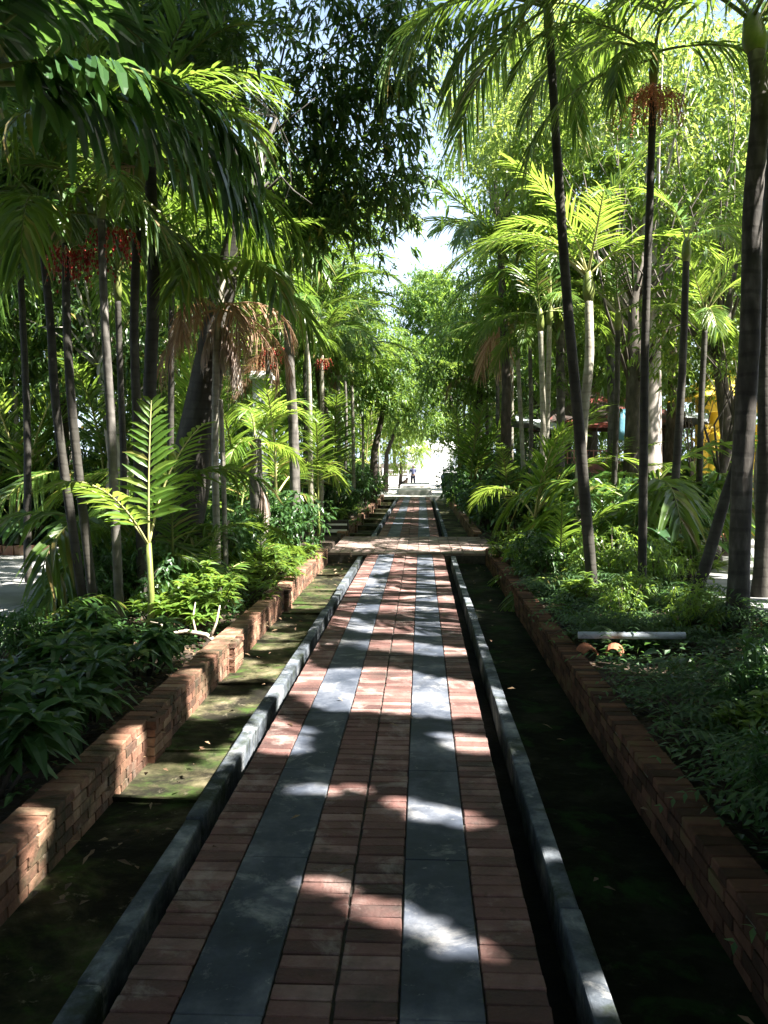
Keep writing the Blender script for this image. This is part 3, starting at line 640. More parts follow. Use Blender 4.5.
young_palm('young palm beside the big pale trunk', 650, 17.5, 8, 1.15, 'w')
young_palm('young palm on the right beyond the crossing', 478, 33, 8, 1.3, 'g')

for lb, px, Y, n, sc_, k_, st_ in [
    ('young palm with broad leaflets right of the left clump', 125, 12.2, 8, 1.05, 'w', .8),
    ('young feathery palm in front of the leaning tree trunk', 172, 11.6, 7, .9, 'g', .5),
    ('young palm between the skirted palm and the white column', 240, 15.5, 9, 1.15, 'g', 1.0),
    ('young palm left of the sunlit ringed palm', 276, 18.5, 9, 1.3, 'b', 1.2),
    ('young palm right of the sunlit ringed palm', 318, 20.0, 9, 1.2, 'g', 1.0),
    ('young palm past the crossing on the left, nearest', 335, 25.5, 9, 1.5, 'g', 1.2),
    ('young palm past the crossing on the left, second', 352, 32, 9, 1.6, 'g', 1.5),
    ('young palm past the crossing on the left, furthest', 366, 42, 9, 1.8, 'b', 1.8),
    ('large young palm at the back of the left yard', 25, 19.8, 9, 1.7, 'b', 1.0),
    ('large young palm at the back of the left yard, behind the middle of the clump', 105, 19.8, 9, 1.6, 'g', 1.4),
    ('large young palm behind the leaning tree', 185, 18.5, 9, 1.5, 'b', 1.6),
    ('young palm past the crossing on the right, nearest the path', 470, 25.5, 9, 1.4, 'g', 1.0),
    ('young palm behind the right corner of the crossing', 508, 21, 7, .95, 'g', .8),
    ('young palm left of the dark leaning palm', 535, 17.8, 9, 1.2, 'b', .8),
    ('young palm right of the dark leaning palm, screening the shelter', 604, 19.5, 7, .95, 'g', .9),
    ('broad-leaved young palm between the fruiting palm and the big pale trunk', 640, 16.2, 9, 1.2, 'w', 1.1),
    ('young palm right of the big pale trunk, in front of the tarpaulin', 680, 18.5, 9, 1.3, 'w', 1.2),
    ('young palm left of the stout grey palm in the right yard', 706, 15.5, 6, .7, 'g', .5),
    ('young palm far down the right bed', 458, 38, 9, 1.7, 'g', 1.5)]:
    young_palm(lb, px, Y, n, sc_, k_, stem=st_)

# ================================================================== BROADLEAF TREES
tree('dark tree with leaning trunk whose leafy crown overhangs the middle of the path', gx(181, 13), 13,
     [(0,0,-.05),(-.02,0,.9),(.12,0,1.7),(.35,0,2.8),(.62,.0,4.2),(.95,.0,5.6),(1.5,0,7.0)],
     [(1.6,0,7.6,2.1,1.7,1.5),(2.6,.2,6.3,1.2,1.2,1.2),(.3,.3,7.6,1.7,1.5,1.4),(3.0,0,8.2,1.3,1.3,1.0),(2.0,0,5.9,1.1,1.0,.8),(-1,0,7.6,2.0,1.5,1.6),(-2.4,.3,6.6,1.3,1.2,1.5),(.6,0,5.6,1.1,1.0,.9)],
     1150, 64, .18, .052, 'tree_dark', r0=.34, spread=.5, nl=20, lo=.72, hang=.55, bark='bark_dark')
tree('big pale-barked tree with a thick straight trunk standing in the right bed', gx(646,20.5), 20.5,
     [(0,0,-.05),(.02,0,2),(.0,0,4.5),(-.05,0,7),(-.1,0,9)],
     [(0,0,10.0,3.6,3,2.6),(2.5,0,8.6,2.4,2,1.6),(-2.4,-.5,8.8,2.0,2,1.5)], 420, 48, .20, .07, 'tree_light', r0=.33, spread=.8, bark='bark_light', nl=26)
tree('dark trunk with leafy crown, close on the left of the big pale-barked tree', gx(630,19.0), 19.0,
     [(0,0,-.05),(.0,0,1.5),(.03,0,3.4),(.05,.2,5.4),(.5,.5,7.4)],
     [(1.4,.5,8.0,1.8,1.8,1.5),(-.8,.5,8.6,1.6,1.5,1.3)], 150, 48, .18, .06, 'tree_mid', r0=.2, spread=.7, bark='bark_tree')
tree('tall light-leaved tree closing the view above the sunlit palm', gx(560, 27), 27,
     [(0,0,-.05),(.1,0,3),(-.1,0,6),(.2,0,9)],
     [(0,0,8.6,3.0,2.6,3.2),(-1.7,-.3,11.5,2.2,2,1.8),(1.9,0,11.8,2.6,2,2.4),(.3,0,14,2.4,2,1.7)], 460, 46, .22, .075, 'tree_light', r0=.25, spread=.85)
tree('bright leafy tree behind the stout grey palm at the right', gx(725, 18), 18,
     [(0,0,-.05),(.1,0,2),(-.2,0,4),(.2,0,6.5)],
     [(0,0,7.2,2.8,2.2,2.3),(-1.6,.4,4.8,1.3,1.3,1.0),(1.4,0,4.9,1.3,1.3,1.2),(.5,0,9.4,2.4,2,1.6)], 330, 48, .19, .065, 'tree_mid', r0=.2, spread=.75)
tree('leafy tree closing the left side behind the palm clump', gx(60, 16.5), 19.5,
     [(0,0,-.05),(.1,0,2),(-.2,0,4),(.2,0,6.5)],
     [(0,0,6.8,3.4,2.2,2.8),(2.0,.4,8.8,2.4,1.8,1.8),(-2.4,0,8.4,2.4,2,2),(.5,0,4.2,2.6,1.6,1.0)], 430, 46, .20, .065, 'tree_dark', r0=.28, spread=.8, bark='bark_light')
tree('leafy tree behind the sunlit feathery palm, left of the gap of sky', gx(325, 27), 27,
     [(0,0,-.05),(.1,0,2.4),(-.2,0,4.8),(.0,0,7.5)],
     [(-.4,0,6.4,2.1,1.9,2.2),(-1.3,0,9.6,2.1,2,2.0),(.7,0,8.6,1.4,1.4,1.5)], 330, 46, .20, .065, 'tree_mid', r0=.2, spread=.8)
tree('tree overhanging the far path from the left, under the gap of sky', gx(372, 38), 38,
     [(0,0,-.05),(.1,0,2.4),(.5,0,4.2),(1.0,0,6.5)],
     [(.3,0,6.6,1.7,1.9,2.0),(.8,0,4.9,1.7,1.7,1.1),(-1.2,0,8.4,1.8,1.8,1.8)], 300, 42, .22, .075, 'tree_mid', r0=.18, spread=.8)
tree('dense dark green tree on the right whose crown edges the gap of sky', gx(475, 31), 31,
     [(0,0,-.05),(-.1,0,2.4),(.2,0,4.8),(.0,0,7.0)],
     [(.1,0,6.6,1.7,1.9,2.4),(1.3,0,9.0,1.9,2,1.7),(-.4,0,4.9,1.6,1.5,1.0)], 360, 46, .20, .07, 'tree_mid', r0=.2, spread=.8)
tree('airy tree with pale yellowish leaves crossing the top centre of the photo', gx(505, 24), 24,
     [(0,0,-.05),(0,0,4),(-.2,0,8),(-.5,0,11.5)],
     [(-1.4,0,12.3,2.4,2,1.2),(.6,0,10.6,1.8,1.8,1.4),(-.9,0,10.2,.9,.9,.7),(1.5,0,13,2,2,1.3)], 190, 40, .17, .05, 'tree_light', r0=.15, spread=.9)
tree('tree arching over the far end of the path from the right', gx(466, 46), 46,
     [(0,0,-.05),(-.1,0,2.4),(-.6,0,4.2),(-.9,0,5.6)],
     [(-.7,0,5.4,2.0,2.0,1.5),(.8,0,7.4,1.9,2,1.9),(.9,0,4.0,1.1,1.3,1.3)], 300, 40, .22, .08, 'tree_mid', r0=.18, spread=.8)
tree('tall light-leaved tree filling the top right corner behind the fruiting palm', gx(668,25), 25, [(0,0,-.05),(.1,0,4),(-.2,0,8),(.2,0,11)], [(0,0,12.2,2.6,2,2.0),(2.6,0,12.8,2.2,2,2.0),(-2.0,0,13.0,1.8,1.8,1.5),(1.2,0,10,1.8,1.6,1.3)], 420, 44, .21, .075, 'tree_light', r0=.2, spread=.85, nl=18)
# unseen canopy added to shade the near path (stands beside and above the camera)
T0 = [(0,0,-.05),(.1,0,3),(-.1,0,6),(.1,0,8)]
for lb, x, y, tr, bl, nc in [
    ('unseen shade tree with spreading crown standing just past the right edge of the photo', 6.8, 3.4, T0, [(0,0,9,3.4,3.0,1.3),(-2.6,-.5,8.6,2.4,2.4,1),(-4.6,.8,9.3,2.2,2.4,.9)], 1500),
    ('unseen shade tree right of the photo beyond the nearest one', 8.3, 8.0, T0, [(0,0,9.2,3.2,3.0,1.4),(-2.6,-.6,9.2,2.0,2.2,1)], 1050),
    ('unseen shade tree right of the photo, level with the yard edge', 9.2, 13.0, T0, [(0,0,9.4,3.2,3.0,1.6),(-2.4,-.4,8.6,1.6,2,1.1)], 380),
    ('unseen shade tree standing behind the camera on the right', 5.5, -2.0, T0, [(0,0,8.4,3.2,3.0,1.3),(-3.0,1,8.4,2.6,2.4,1)], 950),
    ('unseen shade tree on the left whose crown is above the camera', -3.2, 1.5, [(0,0,-.05),(.1,0,3),(.3,0,6),(1.6,0,8.0)], [(1.8,1.0,8.6,3.2,3.0,1.1),(1.2,4.6,9.0,3.2,2.2,1.0),(-1.6,1.6,7.6,2.4,3,1.3)], 1700),
    ('unseen shade tree on the left beside the yard, crown above the frame', -6.5, 5.0, T0, [(0,0,8.4,3.0,3.4,1.6),(2,2.6,9.0,2,2,1)], 850),
    ('unseen shade tree behind the camera on the left', -3.0, -4.5, T0, [(0,0,7.0,3.6,3.2,2.2)], 650),
    ('unseen shade tree directly behind the camera', 1.5, -7.5, T0, [(0,0,5.6,4.2,2.6,3.2)], 650),
    ('tall unseen shade tree whose high crown spans the path just above the frame', 6.6, 11.5, [(0,0,-.05),(.1,0,4),(-.6,-.3,8),(-2.4,-.8,11)], [(-6.0,-1.5,11.6,3.2,3.2,1.2),(-2.5,-2.6,11.2,3.0,2.6,1.2),(-8.4,-3.0,10.9,2.4,2.6,1.2)], 1500),
    ('unseen shade tree outside the right edge, over the yard', 12.5, 5.5, T0, [(0,0,8.0,3.2,3.6,3.0)], 650)]:
    tree(lb, x, y, tr, bl, int(nc*1.2), 40, .28, .115, 'tree_dark', r0=.2, spread=.75, nl=8, group='unseen shade trees added round the camera')
# understory trees
tree('small leafy tree screening the shelter roof, behind the sunlit palm', gx(578,22.5), 22.5, [(0,0,-.05),(.05,0,1.5),(.0,0,3)], [(0,0,4.2,1.5,1.2,.9),(.9,0,4.3,1.2,1.1,.7),(.9,0,5.6,1.3,1.1,1.0),(-1.1,0,5.9,1.2,1.2,1.3)], 240, 44, .17, .06, 'tree_mid', r0=.08, spread=.5, nl=10)
tree('small leafy tree between the big pale-barked tree and the stout grey palm', gx(690,22), 22, [(0,0,-.05),(.05,0,1.5),(.0,0,3)], [(0,0,4.5,1.6,1.2,1.1),(.9,0,6.2,1.6,1.3,1.2),(-.9,0,6.4,1.2,1.2,1.1),(1.6,0,5.0,1.1,.9,.9)], 210, 44, .17, .06, 'tree_mid', r0=.08, spread=.5, nl=10)
tree('crooked brown small tree in front of the yellow pavilion', gx(716,17), 17, [(0,0,-.05),(-.15,0,.8),(.05,0,1.7),(.35,0,2.6),(.2,0,3.6)], [(0,0,4.4,1.3,1.1,.8),(.9,0,3.9,.7,.8,.5)], 80, 40, .14, .05, 'tree_mid', r0=.13, spread=.45, nl=12)
tree('spindly shrub with yellow blossoms beside the stout grey palm', gx(741,19), 19, [(0,0,-.05),(.05,0,1.8),(.2,0,3.8)], [(.3,0,4.5,.55,.5,.55),(-.3,0,2.4,.7,.6,.5)], 30, 26, .12, .06, 'yellowleaf', name='flowering_tree', r0=.05, spread=.3, nl=8)
tree('yellow-green sunlit tree hanging over the left side of the path exit', gx(400,62), 62, [(0,0,-.05),(.1,0,2.0),(-.1,0,4)], [(0,0,3.6,2.0,1.8,2.4),(-1.6,0,5.5,1.8,1.8,2.2)], 240, 36, .24, .10, 'tree_light', r0=.12, spread=.7, carve=False, nl=10)
tree('tree whose boughs close the tunnel over the far path from the left', gx(385,54), 54, [(0,0,-.05),(.1,0,2.4),(.9,0,4.6),(1.9,0,7)], [(2.0,0,8.0,2.2,2,3.0),(1.5,0,4.9,2.0,1.7,1.3),(2.8,0,12.0,2.2,2.0,2.0)], 560, 36, .24, .10, 'tree_mid', r0=.16, spread=.75, carve=False, nl=14)
tree('tree whose boughs close the tunnel over the far path from the right', gx(462,57), 57, [(0,0,-.05),(-.1,0,2.4),(-.5,0,4.6),(-.9,0,7)], [(-.9,0,8.6,2.4,2,3.2),(-.6,0,4.7,2.0,1.7,1.2),(1.2,0,3.0,1.2,1.2,2.2),(-1.0,0,3.9,1.7,1.3,.8),(-.3,0,2.9,.8,1.0,1.2),(-2.0,0,12.4,2.0,2.0,1.7)], 540, 36, .24, .10, 'tree_mid', r0=.16, spread=.75, carve=False, nl=14)

# distant mass: shared crowns
VAR = [tree_variant([(0,0,6.0,2.6,2.6,2.6),(1.2,0,8.6,1.8,1.8,1.6),(-1.4,.3,3.6,1.6,1.6,1.3)], 260, 34, .26, .09, 'tree_mid', [(0,0,-.05),(.1,0,2.5),(-.1,0,5),(.1,.1,7)], .2, 'bark_tree'),
       tree_variant([(0,0,5.4,2.4,2.4,2.9),(-1.3,0,8.6,2.0,1.8,1.6),(1.4,-.3,3.0,1.6,1.4,1.4)], 260, 34, .24, .08, 'tree_dark', [(0,0,-.05),(-.1,0,2.5),(.1,0,5),(.1,.1,7)], .2, 'bark_tree'),
       tree_variant([(0,0,6.8,2.8,2.4,2.8),(.8,0,9.6,1.9,1.8,1.6)], 240, 34, .24, .085, 'tree_light', [(0,0,-.05),(.1,0,2.5),(-.2,0,5),(.1,.1,7)], .2, 'bark_light')]
BL = 'leafy tree in the dense mass behind the palms left of the path'
BR = 'leafy tree in the dense mass behind the palms right of the path'
for (x, y, v, s) in [(-6.2,25,1,1.0),(-9.5,22.5,1,1.15),(-5.4,31,0,1.1),(-9,30,1,1.3),(-13,26,0,1.3),(-4.9,37,1,1.0),(-8,38,0,1.4),(-5.0,44,0,1.05),(-8.5,47,2,1.4),
                     (-14,34,2,1.5),(-5.6,51,1,1.1),(-14,44,0,1.6),(-17.5,27,1,1.4),(-6.6,58,0,1.2),(-12,56,2,1.5),(-16,20,1,1.3),(-6.9,66,0,1.25),(-19,38,1,1.7),(-10.5,19.5,0,.95),(-13,17,1,1.1),(-7.0,21.5,2,.9)]:
    place_tree(VAR[v], x, y, R.uniform(0, 6.28), s, BL, 'background trees on the left')
for (x, y, v, s) in [(6.0,31,0,1.1),(9.8,30,2,1.25),(4.8,37,1,1.0),(8.2,38,0,1.3),(13.5,31,0,1.4),(5.0,43,0,1.1),(9,47,1,1.5),(14,40,2,1.6),(5.6,50,1,1.05),
                     (11,56,0,1.5),(17,34,1,1.5),(16,26,0,1.3),(7.2,58,0,1.1),(18,46,0,1.7),(8,66,2,1.2),(12.6,24,2,1.15)]:
    place_tree(VAR[v], x, y, R.uniform(0, 6.28), s, BR, 'background trees on the right')
for (x, y, v, s) in [(-9,112,2,1.5),(-3.5,118,0,1.4),(3.5,120,2,1.2),(9,112,0,1.5),(-15,100,2,1.8),(16,100,0,1.8),(-22,86,0,1.8),(22,84,1,1.8)]:
    place_tree(VAR[v], x, y, R.uniform(0, 6.28), s, 'sunlit tree beyond the clearing at the far end of the path', 'trees beyond the clearing')

for (x, y, v, s) in [(-8.5,-1,0,1.0),(-8.5,3.5,1,1.0),(10,-3,0,1.0),(10.5,1.5,1,1.0),(-6,-8,1,1.0),(6,-9,0,1.0),(-12,8,0,1.1),(14.5,10,1,1.1),(12,-8,1,1.1)]:  # unseen trees added round the camera to cut low sky light
    place_tree(VAR[v], x, y, R.uniform(0, 6.28), s, 'leafy tree added unseen outside the frame beside or behind the camera', 'added trees round the camera')

# ================================================================== SHRUBS
def rosette_shrub(nstem, h, rr, nleaf, L, W, mat, droop=.5, prof=LEAF4, up=.45, seed=0, sub=1):
    """stems topped by rosettes of leaves"""
    fo, st = MB(), MB(); P, D, Ls, Ws = [], [], [], []
    rn = random.Random(seed)
    for i in range(nstem):
        a = rn.uniform(0, 6.28); r = rr*math.sqrt(rn.random()); hh = h*rn.uniform(.45, 1.0)*(1-.35*r/max(rr, .01))
        b = Vector((math.cos(a)*r*.35, math.sin(a)*r*.35, 0)); e = Vector((math.cos(a)*r, math.sin(a)*r, hh)); m = b.lerp(e, .5)+Vector((rn.uniform(-.05,.05), rn.uniform(-.05,.05), .04))
        st.tube([b, m, e], [.012, .009, .006], k=5)
        for tier in range(sub):
            c = e.lerp(m, tier*.4/max(1, sub-1)) if sub > 1 else e
            for j in range(nleaf):
                aa = j*2.4+rn.uniform(-.3,.3); el = rn.uniform(-.1, up*2)
                P.append(tuple(c + Vector((0,0,rn.uniform(-.03,.01))))); D.append((math.cos(aa), math.sin(aa), el)); Ls.append(L*rn.uniform(.7, 1.15)); Ws.append(W*rn.uniform(.8, 1.15))
    U = np.tile([0, 0, 1.0], (len(P), 1)) + NR.normal(0, .15, (len(P), 3))
    fo.blades(P, D, U, Ls, Ws, prof, droop=NR.uniform(droop*.5, droop*1.4, len(P)), fold=.18)
    return fo.mesh('foliage', M[mat]), st.mesh('stems', M['bark_tree'])
def strap_plant(n, L, W, mat, seed=0, droop=.8):
    rn = random.Random(seed); mb = MB(); P, D, Ls, Ws, dr = [], [], [], [], []
    for i in range(n):
        a = rn.uniform(0, 6.28); el = rn.uniform(.5, 2.2)
        P.append((math.cos(a)*.03, math.sin(a)*.03, 0)); D.append((math.cos(a), math.sin(a), el)); Ls.append(L*rn.uniform(.6,1.1)); Ws.append(W); dr.append(droop*rn.uniform(.5,1.3))
    U = np.tile([0,0,1.0], (n,1))+NR.normal(0,.2,(n,3))
    mb.blades(P, D, U, Ls, Ws, [(0,.6),(.3,1),(.6,.85),(.85,.5),(1,.04)], droop=dr, fold=.25)
    return mb.mesh('leaves', M[mat])
def airy_shrub(h, rr, n, L, W, mat, seed=0):
    blobs = [(0,0,h*.6,rr,rr,h*.38)]
    mb, C = crown_mb(blobs, n, 22, L, W, .22, None, droop=.3, hang=.3)
    st = MB(); 
    for i in range(0, n, 3): 
        e = Vector(C[i]); st.tube([(R.uniform(-.08,.08), R.uniform(-.08,.08), 0), tuple(e*.5+Vector((0,0,.05))), tuple(e)], [.012,.008,.003], k=5)
    return mb.mesh('foliage', M[mat]), st.mesh('stems', M['bark_tree'])
def hosta(n, L, W, mat, seed=0):
    rn = random.Random(seed); mb = MB(); P, D, U = [], [], []
    mbs = MB(); Ls, Ws = [], []
    for i in range(n):
        a = rn.uniform(0, 6.28); el = rn.uniform(.5, 1.8); d = Vector((math.cos(a), math.sin(a), el)).normalized(); l = rn.uniform(.25,.75)
        e = d*l; mbs.tube([(0,0,0), tuple(e*.5+Vector((0,0,.03))), tuple(e)], [.008,.007,.005], k=4)
        P.append(tuple(e)); D.append((math.cos(a), math.sin(a), rn.uniform(-.5,.35))); Ls.append(L*rn.uniform(.7,1.15)); Ws.append(W*rn.uniform(.8,1.1))
    U = np.tile([0,0,1.0], (n,1))+NR.normal(0,.25,(n,3))
    mb.blades(P, D, U, Ls, Ws, [(0,.35),(.2,.95),(.5,1),(.8,.6),(1,.04)], droop=.45, fold=.12)
    return mb.mesh('foliage', M[mat]), mbs.mesh('stems', M['petiole'])
SH = {
 'broad': [rosette_shrub(16, .62, .42, 9, .26, .085, 'shrub_dark', seed=s, sub=2) for s in (1, 2, 3)],
 'light': [rosette_shrub(26, .75, .42, 8, .15, .055, 'shrub_light', seed=s, sub=3, droop=.35) for s in (4, 5)],
 'low': [rosette_shrub(30, .5, .5, 9, .13, .04, 'shrub_light', seed=s, sub=2, droop=.4) for s in (6, 7)],
 'airy': [airy_shrub(.95, .5, 60, .085, .03, 'shrub_light', s) for s in (8, 9)],
 'airyd': [airy_shrub(1.1, .55, 80, .11, .045, 'shrub_dark', s) for s in (10, 11)],
 'hosta': [hosta(26, .34, .17, 'shrub_dark', s) for s in (12, 13)],
 'hostal': [hosta(22, .34, .15, 'shrub_light', s) for s in (14,)],
}
SPM = [strap_plant(46, .55, .028, 'shrub_light', 20), strap_plant(60, .75, .035, 'fern', 21)]
GR = {'broad':'broad-leaved bedding plants', 'light':'light green shrubs', 'low':'low leafy border plants', 'airy':'fine-leaved shrubs', 'airyd':'dark fine-leaved shrubs', 'hosta':'large-leaved plants', 'hostal':'large-leaved plants'}
def shrub(kind, x, y, s, label, z=.0, share=None):
    v = SH[kind][R.randint(0, len(SH[kind])-1)]
    t = thing('shrub', label, 'shrub', (x, y, z), R.uniform(0, 6.28), share or GR[kind]); t.scale = (s, s, s*R.uniform(.9,1.1))
    inst('foliage', v[0], t); inst('stems', v[1], t); return t
def strap(k, x, y, s, label, group='strap-leaved clumps'):
    o = bpy.data.objects.new('strap_leaved_plant', SPM[k]); COL.objects.link(o); o.location = (x, y, .0); o.scale = (s, s, s); o.rotation_euler = (0,0,R.uniform(0,6))
    return tag(o, label, 'plant', group)
# left foreground
B = 'broad'
for (px, Y, k, s, lb) in [
    (20, 4.9, B, 1.15, 'dark broad-leaved shrub at the left edge, nearest the camera'),
    (70, 5.6, B, 1.1, 'dark broad-leaved shrub second from the left edge, overhanging the soil'),
    (5, 6.2, B, .95, 'broad-leaved shrub at the left edge in front of the yard'),
    (110, 6.6, B, 1.1, 'broad-leaved shrub below the left palm clump, nearest the brick wall'),
    (55, 7.3, B, .95, 'broad-leaved shrub behind the two nearest ones'),
    (140, 7.9, B, .95, 'broad-leaved shrub just left of the dry cut branches'),
    (95, 8.6, 'broad', 1.0, 'broad-leaved shrub at the foot of the left palm clump'),
    (15, 8.4, 'airyd', .5, 'dark fine-leaved shrub edging the left yard'),
    (195, 9.6, 'light', 1.05, 'sunlit light green shrub above the dry cut branches'),
    (160, 9.9, 'light', .9, 'light green shrub at the foot of the upright glowing frond'),
    (225, 10.6, 'light', 1.0, 'light green shrub under the bleached skirted palm'),
    (180, 11.6, 'hostal', 1.1, 'large-leaved green plant under the leaning tree'),
    (125, 11.0, 'airyd', 1.0, 'dark bush behind the middle trunks of the left clump'),
    (150, 13.6, 'airyd', 1.4, 'dark bush around the foot of the leaning tree'),
    (215, 13.5, 'airyd', 1.3, 'dark bush behind the bleached skirted palm'),
    (255, 11.7, 'low', 1.2, 'low leafy border plant by the left wall, left of the sunlit hump'),
    (285, 12.6, 'low', 1.25, 'yellow-green border plant hanging over the left wall'),
    (262, 13.6, 'low', 1.4, 'border plant behind the yellow-green one on the left'),
    (300, 14.6, 'low', 1.35, 'yellow-green border plant nearest the crossing on the left'),
    (318, 16.4, 'low', 1.3, 'border plant at the corner of the crossing on the left'),
    (285, 16.8, 'airyd', 1.4, 'dark bush behind the left border plants'),
    (240, 17.5, 'airyd', 1.5, 'dark bush under the white column'),
    (345, 24.5, 'low', 1.7, 'sunlit border hedge plant just past the crossing on the left'),
    (330, 26, 'airyd', 1.6, 'dark bush past the crossing on the left'),
    (357, 29, 'low', 1.7, 'low green border plant further past the crossing on the left'),
    (366, 34, 'airyd', 1.6, 'rounded bush in the left bed halfway to the far end'),
    (372, 39, 'airyd', 1.7, 'rounded bush in the left bed near the far end'),
    (380, 45, 'light', 2.0, 'bush at the far end of the left bed'),
    (30, 20, 'hosta', 1.8, 'large dark-leaved plant behind the left yard, near the left edge'),
    (75, 20.5, 'hosta', 1.9, 'large dark-leaved plant behind the left yard'),
    (120, 20.5, 'airyd', 1.8, 'dark bush behind the left yard beside the clump trunks'),
    (5, 22, 'light', 2.2, 'light green bush behind the left yard at the edge of the photo'),
    (60, 23, 'light', 2.3, 'sunlit yellow-green bush behind the left yard'),
    (165, 21, 'airyd', 1.9, 'dark bush behind the leaning tree'),
    (210, 22, 'light', 1.8, 'light green bush behind the bleached skirted palm'),
    # right
    (520, 14.0, 'airyd', .9, 'dark low bush at the right wall near the crossing'),
    (500, 16.5, 'low', 1.3, 'leafy border plant at the corner of the crossing on the right'),
    (525, 17.5, 'low', 1.5, 'leafy border plant behind the corner one on the right'),
    (548, 18.5, 'light', 1.6, 'light green bush under the two pale thin palms'),
    (580, 18.5, 'light', 1.7, 'sunlit light green bush behind the dark leaning palm'),
    (612, 12.4, 'airy', 1.0, 'fine-leaved sunlit shrub between the two thin dark palms'),
    (655, 12.2, 'airy', 1.0, 'fine-leaved sunlit shrub at the foot of the fruiting palm'),
    (635, 10.6, 'airy', .8, 'small fine-leaved shrub in front of the fruiting palm'),
    (625, 14.2, 'hosta', 1.5, 'large dark-leaved plant behind the fruiting palm'),
    (655, 15.2, 'hosta', 1.8, 'tall large-leaved plant below the big pale-barked tree'),
    (605, 16.6, 'airyd', 1.7, 'dark bush below the shelter'),
    (690, 16.2, 'airyd', 1.4, 'dark bush right of the big pale-barked tree'),
    (700, 25.5, 'airyd', 1.9, 'dark bush at the back of the right yard'),
    (735, 25.5, 'light', 1.9, 'light green bush at the back of the right yard'),
    (455, 25.5, 'airyd', 1.35, 'dark bush beyond the crossing on the right, nearest'),
    (478, 24.6, 'light', 1.5, 'light green bush beyond the crossing on the right'),
    (500, 24.6, 'airyd', 1.7, 'dark bush behind the light green one beyond the crossing'),
    (470, 29, 'airyd', 1.7, 'dark bush in the right bed halfway to the far end'),
    (462, 34, 'airyd', 1.9, 'dark tall bush in the right bed'),
    (455, 40, 'airyd', 1.9, 'dark bush near the far end of the right bed'),
    (520, 21.5, 'airyd', 1.8, 'dark bush in the right bed level with the crossing'),
    (560, 23, 'airyd', 1.9, 'dark bush behind the two pale thin palms')]:
    x = gx(px, Y)
    if -2.55 < x < -1: x = -2.6
    if 0 < x < 1.9: x = 1.95
    shrub(k, x, Y, s, lb)
for (x, y, k, s, lb) in [(2.1,2.9,'airyd',.55,'dark leafy bush by the right wall, lowest in the photo'), (2.9,3.6,'airyd',0.81,'dark leafy bush near the right edge, among the ferns'), (2.0,4.6,'airyd',0.61,'small dark bush hanging toward the right wall'),
    (3.0,5.2,'broad',.6,'broad-leaved plant among the ferns near the right edge'), (2.5,6.3,'airyd',0.68,'small dark bush in the middle of the fern bed'), (3.3,7.0,'airy',.55,'fine pale-leaved shrub among the ferns at the right edge'), (2.3,7.8,'hosta',.5,'small large-leaved plant in front of the white pipe'),
    (1.85,3.6,'low',.6,'leafy border plant spilling over the right wall at the bottom right'), (2.5,4.2,'low',1.08,'taller leafy plant left of the ferns at the right edge'), (3.3,4.5,'airyd',1.22,'upright dark bush at the right edge, above the spilling border plant'),
    (2.2,5.6,'light',0.74,'small light green shrub near the right wall'), (2.9,6.2,'light',0.81,'light green shrub right of the small one in the fern bed'), (3.6,6.0,'broad',.8,'broad-leaved plant at the right edge behind the upright bush'),
    (3.0,9.6,'airy',.8,'fine sunlit shrub behind the end of the white pipe'), (2.3,10.0,'airy',.7,'fine sunlit shrub between the wall and the white pipe'), (3.5,10.0,'light',.7,'light green shrub left of the stout grey palm base'),
    (2.1,11.2,'light',.8,'light green shrub close to the right wall near the fine shrubs'), (2.9,13.2,'airy',1.2,'tall airy shrub behind the fruiting palm'), (4.2,13.6,'light',1.2,'light green bush beside the slanting trunk'),
    (3.9,8.4,'airyd',.6,'dark bush in front of the stout grey palm')]:
    shrub(k, x, y, s, lb)
for (px, Y, k, s, lb) in [(545,11.2,0,1.0,'sunlit strap-leaved clump in the right bed beside the wall'), (565,10.4,0,.8,'small strap-leaved clump right of the brighter one'), (523,12.8,1,.8,'dark strap-leaved clump along the right wall'),
    (590,11.6,1,.9,'strap-leaved clump at the foot of the dark leaning palm'), (575,13.2,0,1.2,'tall strap-leaved clump below the two pale thin palms'), (600,13.6,0,1.2,'strap-leaved clump with pale arching leaves behind the fine shrubs'),
    (700,11.5,0,.7,'small bright strap-leaved clump beside the slanting trunk'), (715,16,0,1.3,'strap-leaved clump in the right yard'), (532,15.5,1,1.1,'strap-leaved clump near the right corner of the crossing'),
    (100,9.6,1,1.0,'dark strap-leaved clump among the left clump trunks'), (60,10.8,1,1.2,'strap-leaved clump at the yard side of the left clump'), (235,12.2,0,1.0,'strap-leaved clump by the left wall under the skirted palm'), (640,9.2,1,.7,'dark strap-leaved clump behind the white pipe')]:
    strap(k, max(gx(px, Y), 1.95) if px > 421 else gx(px, Y), Y, s, lb)
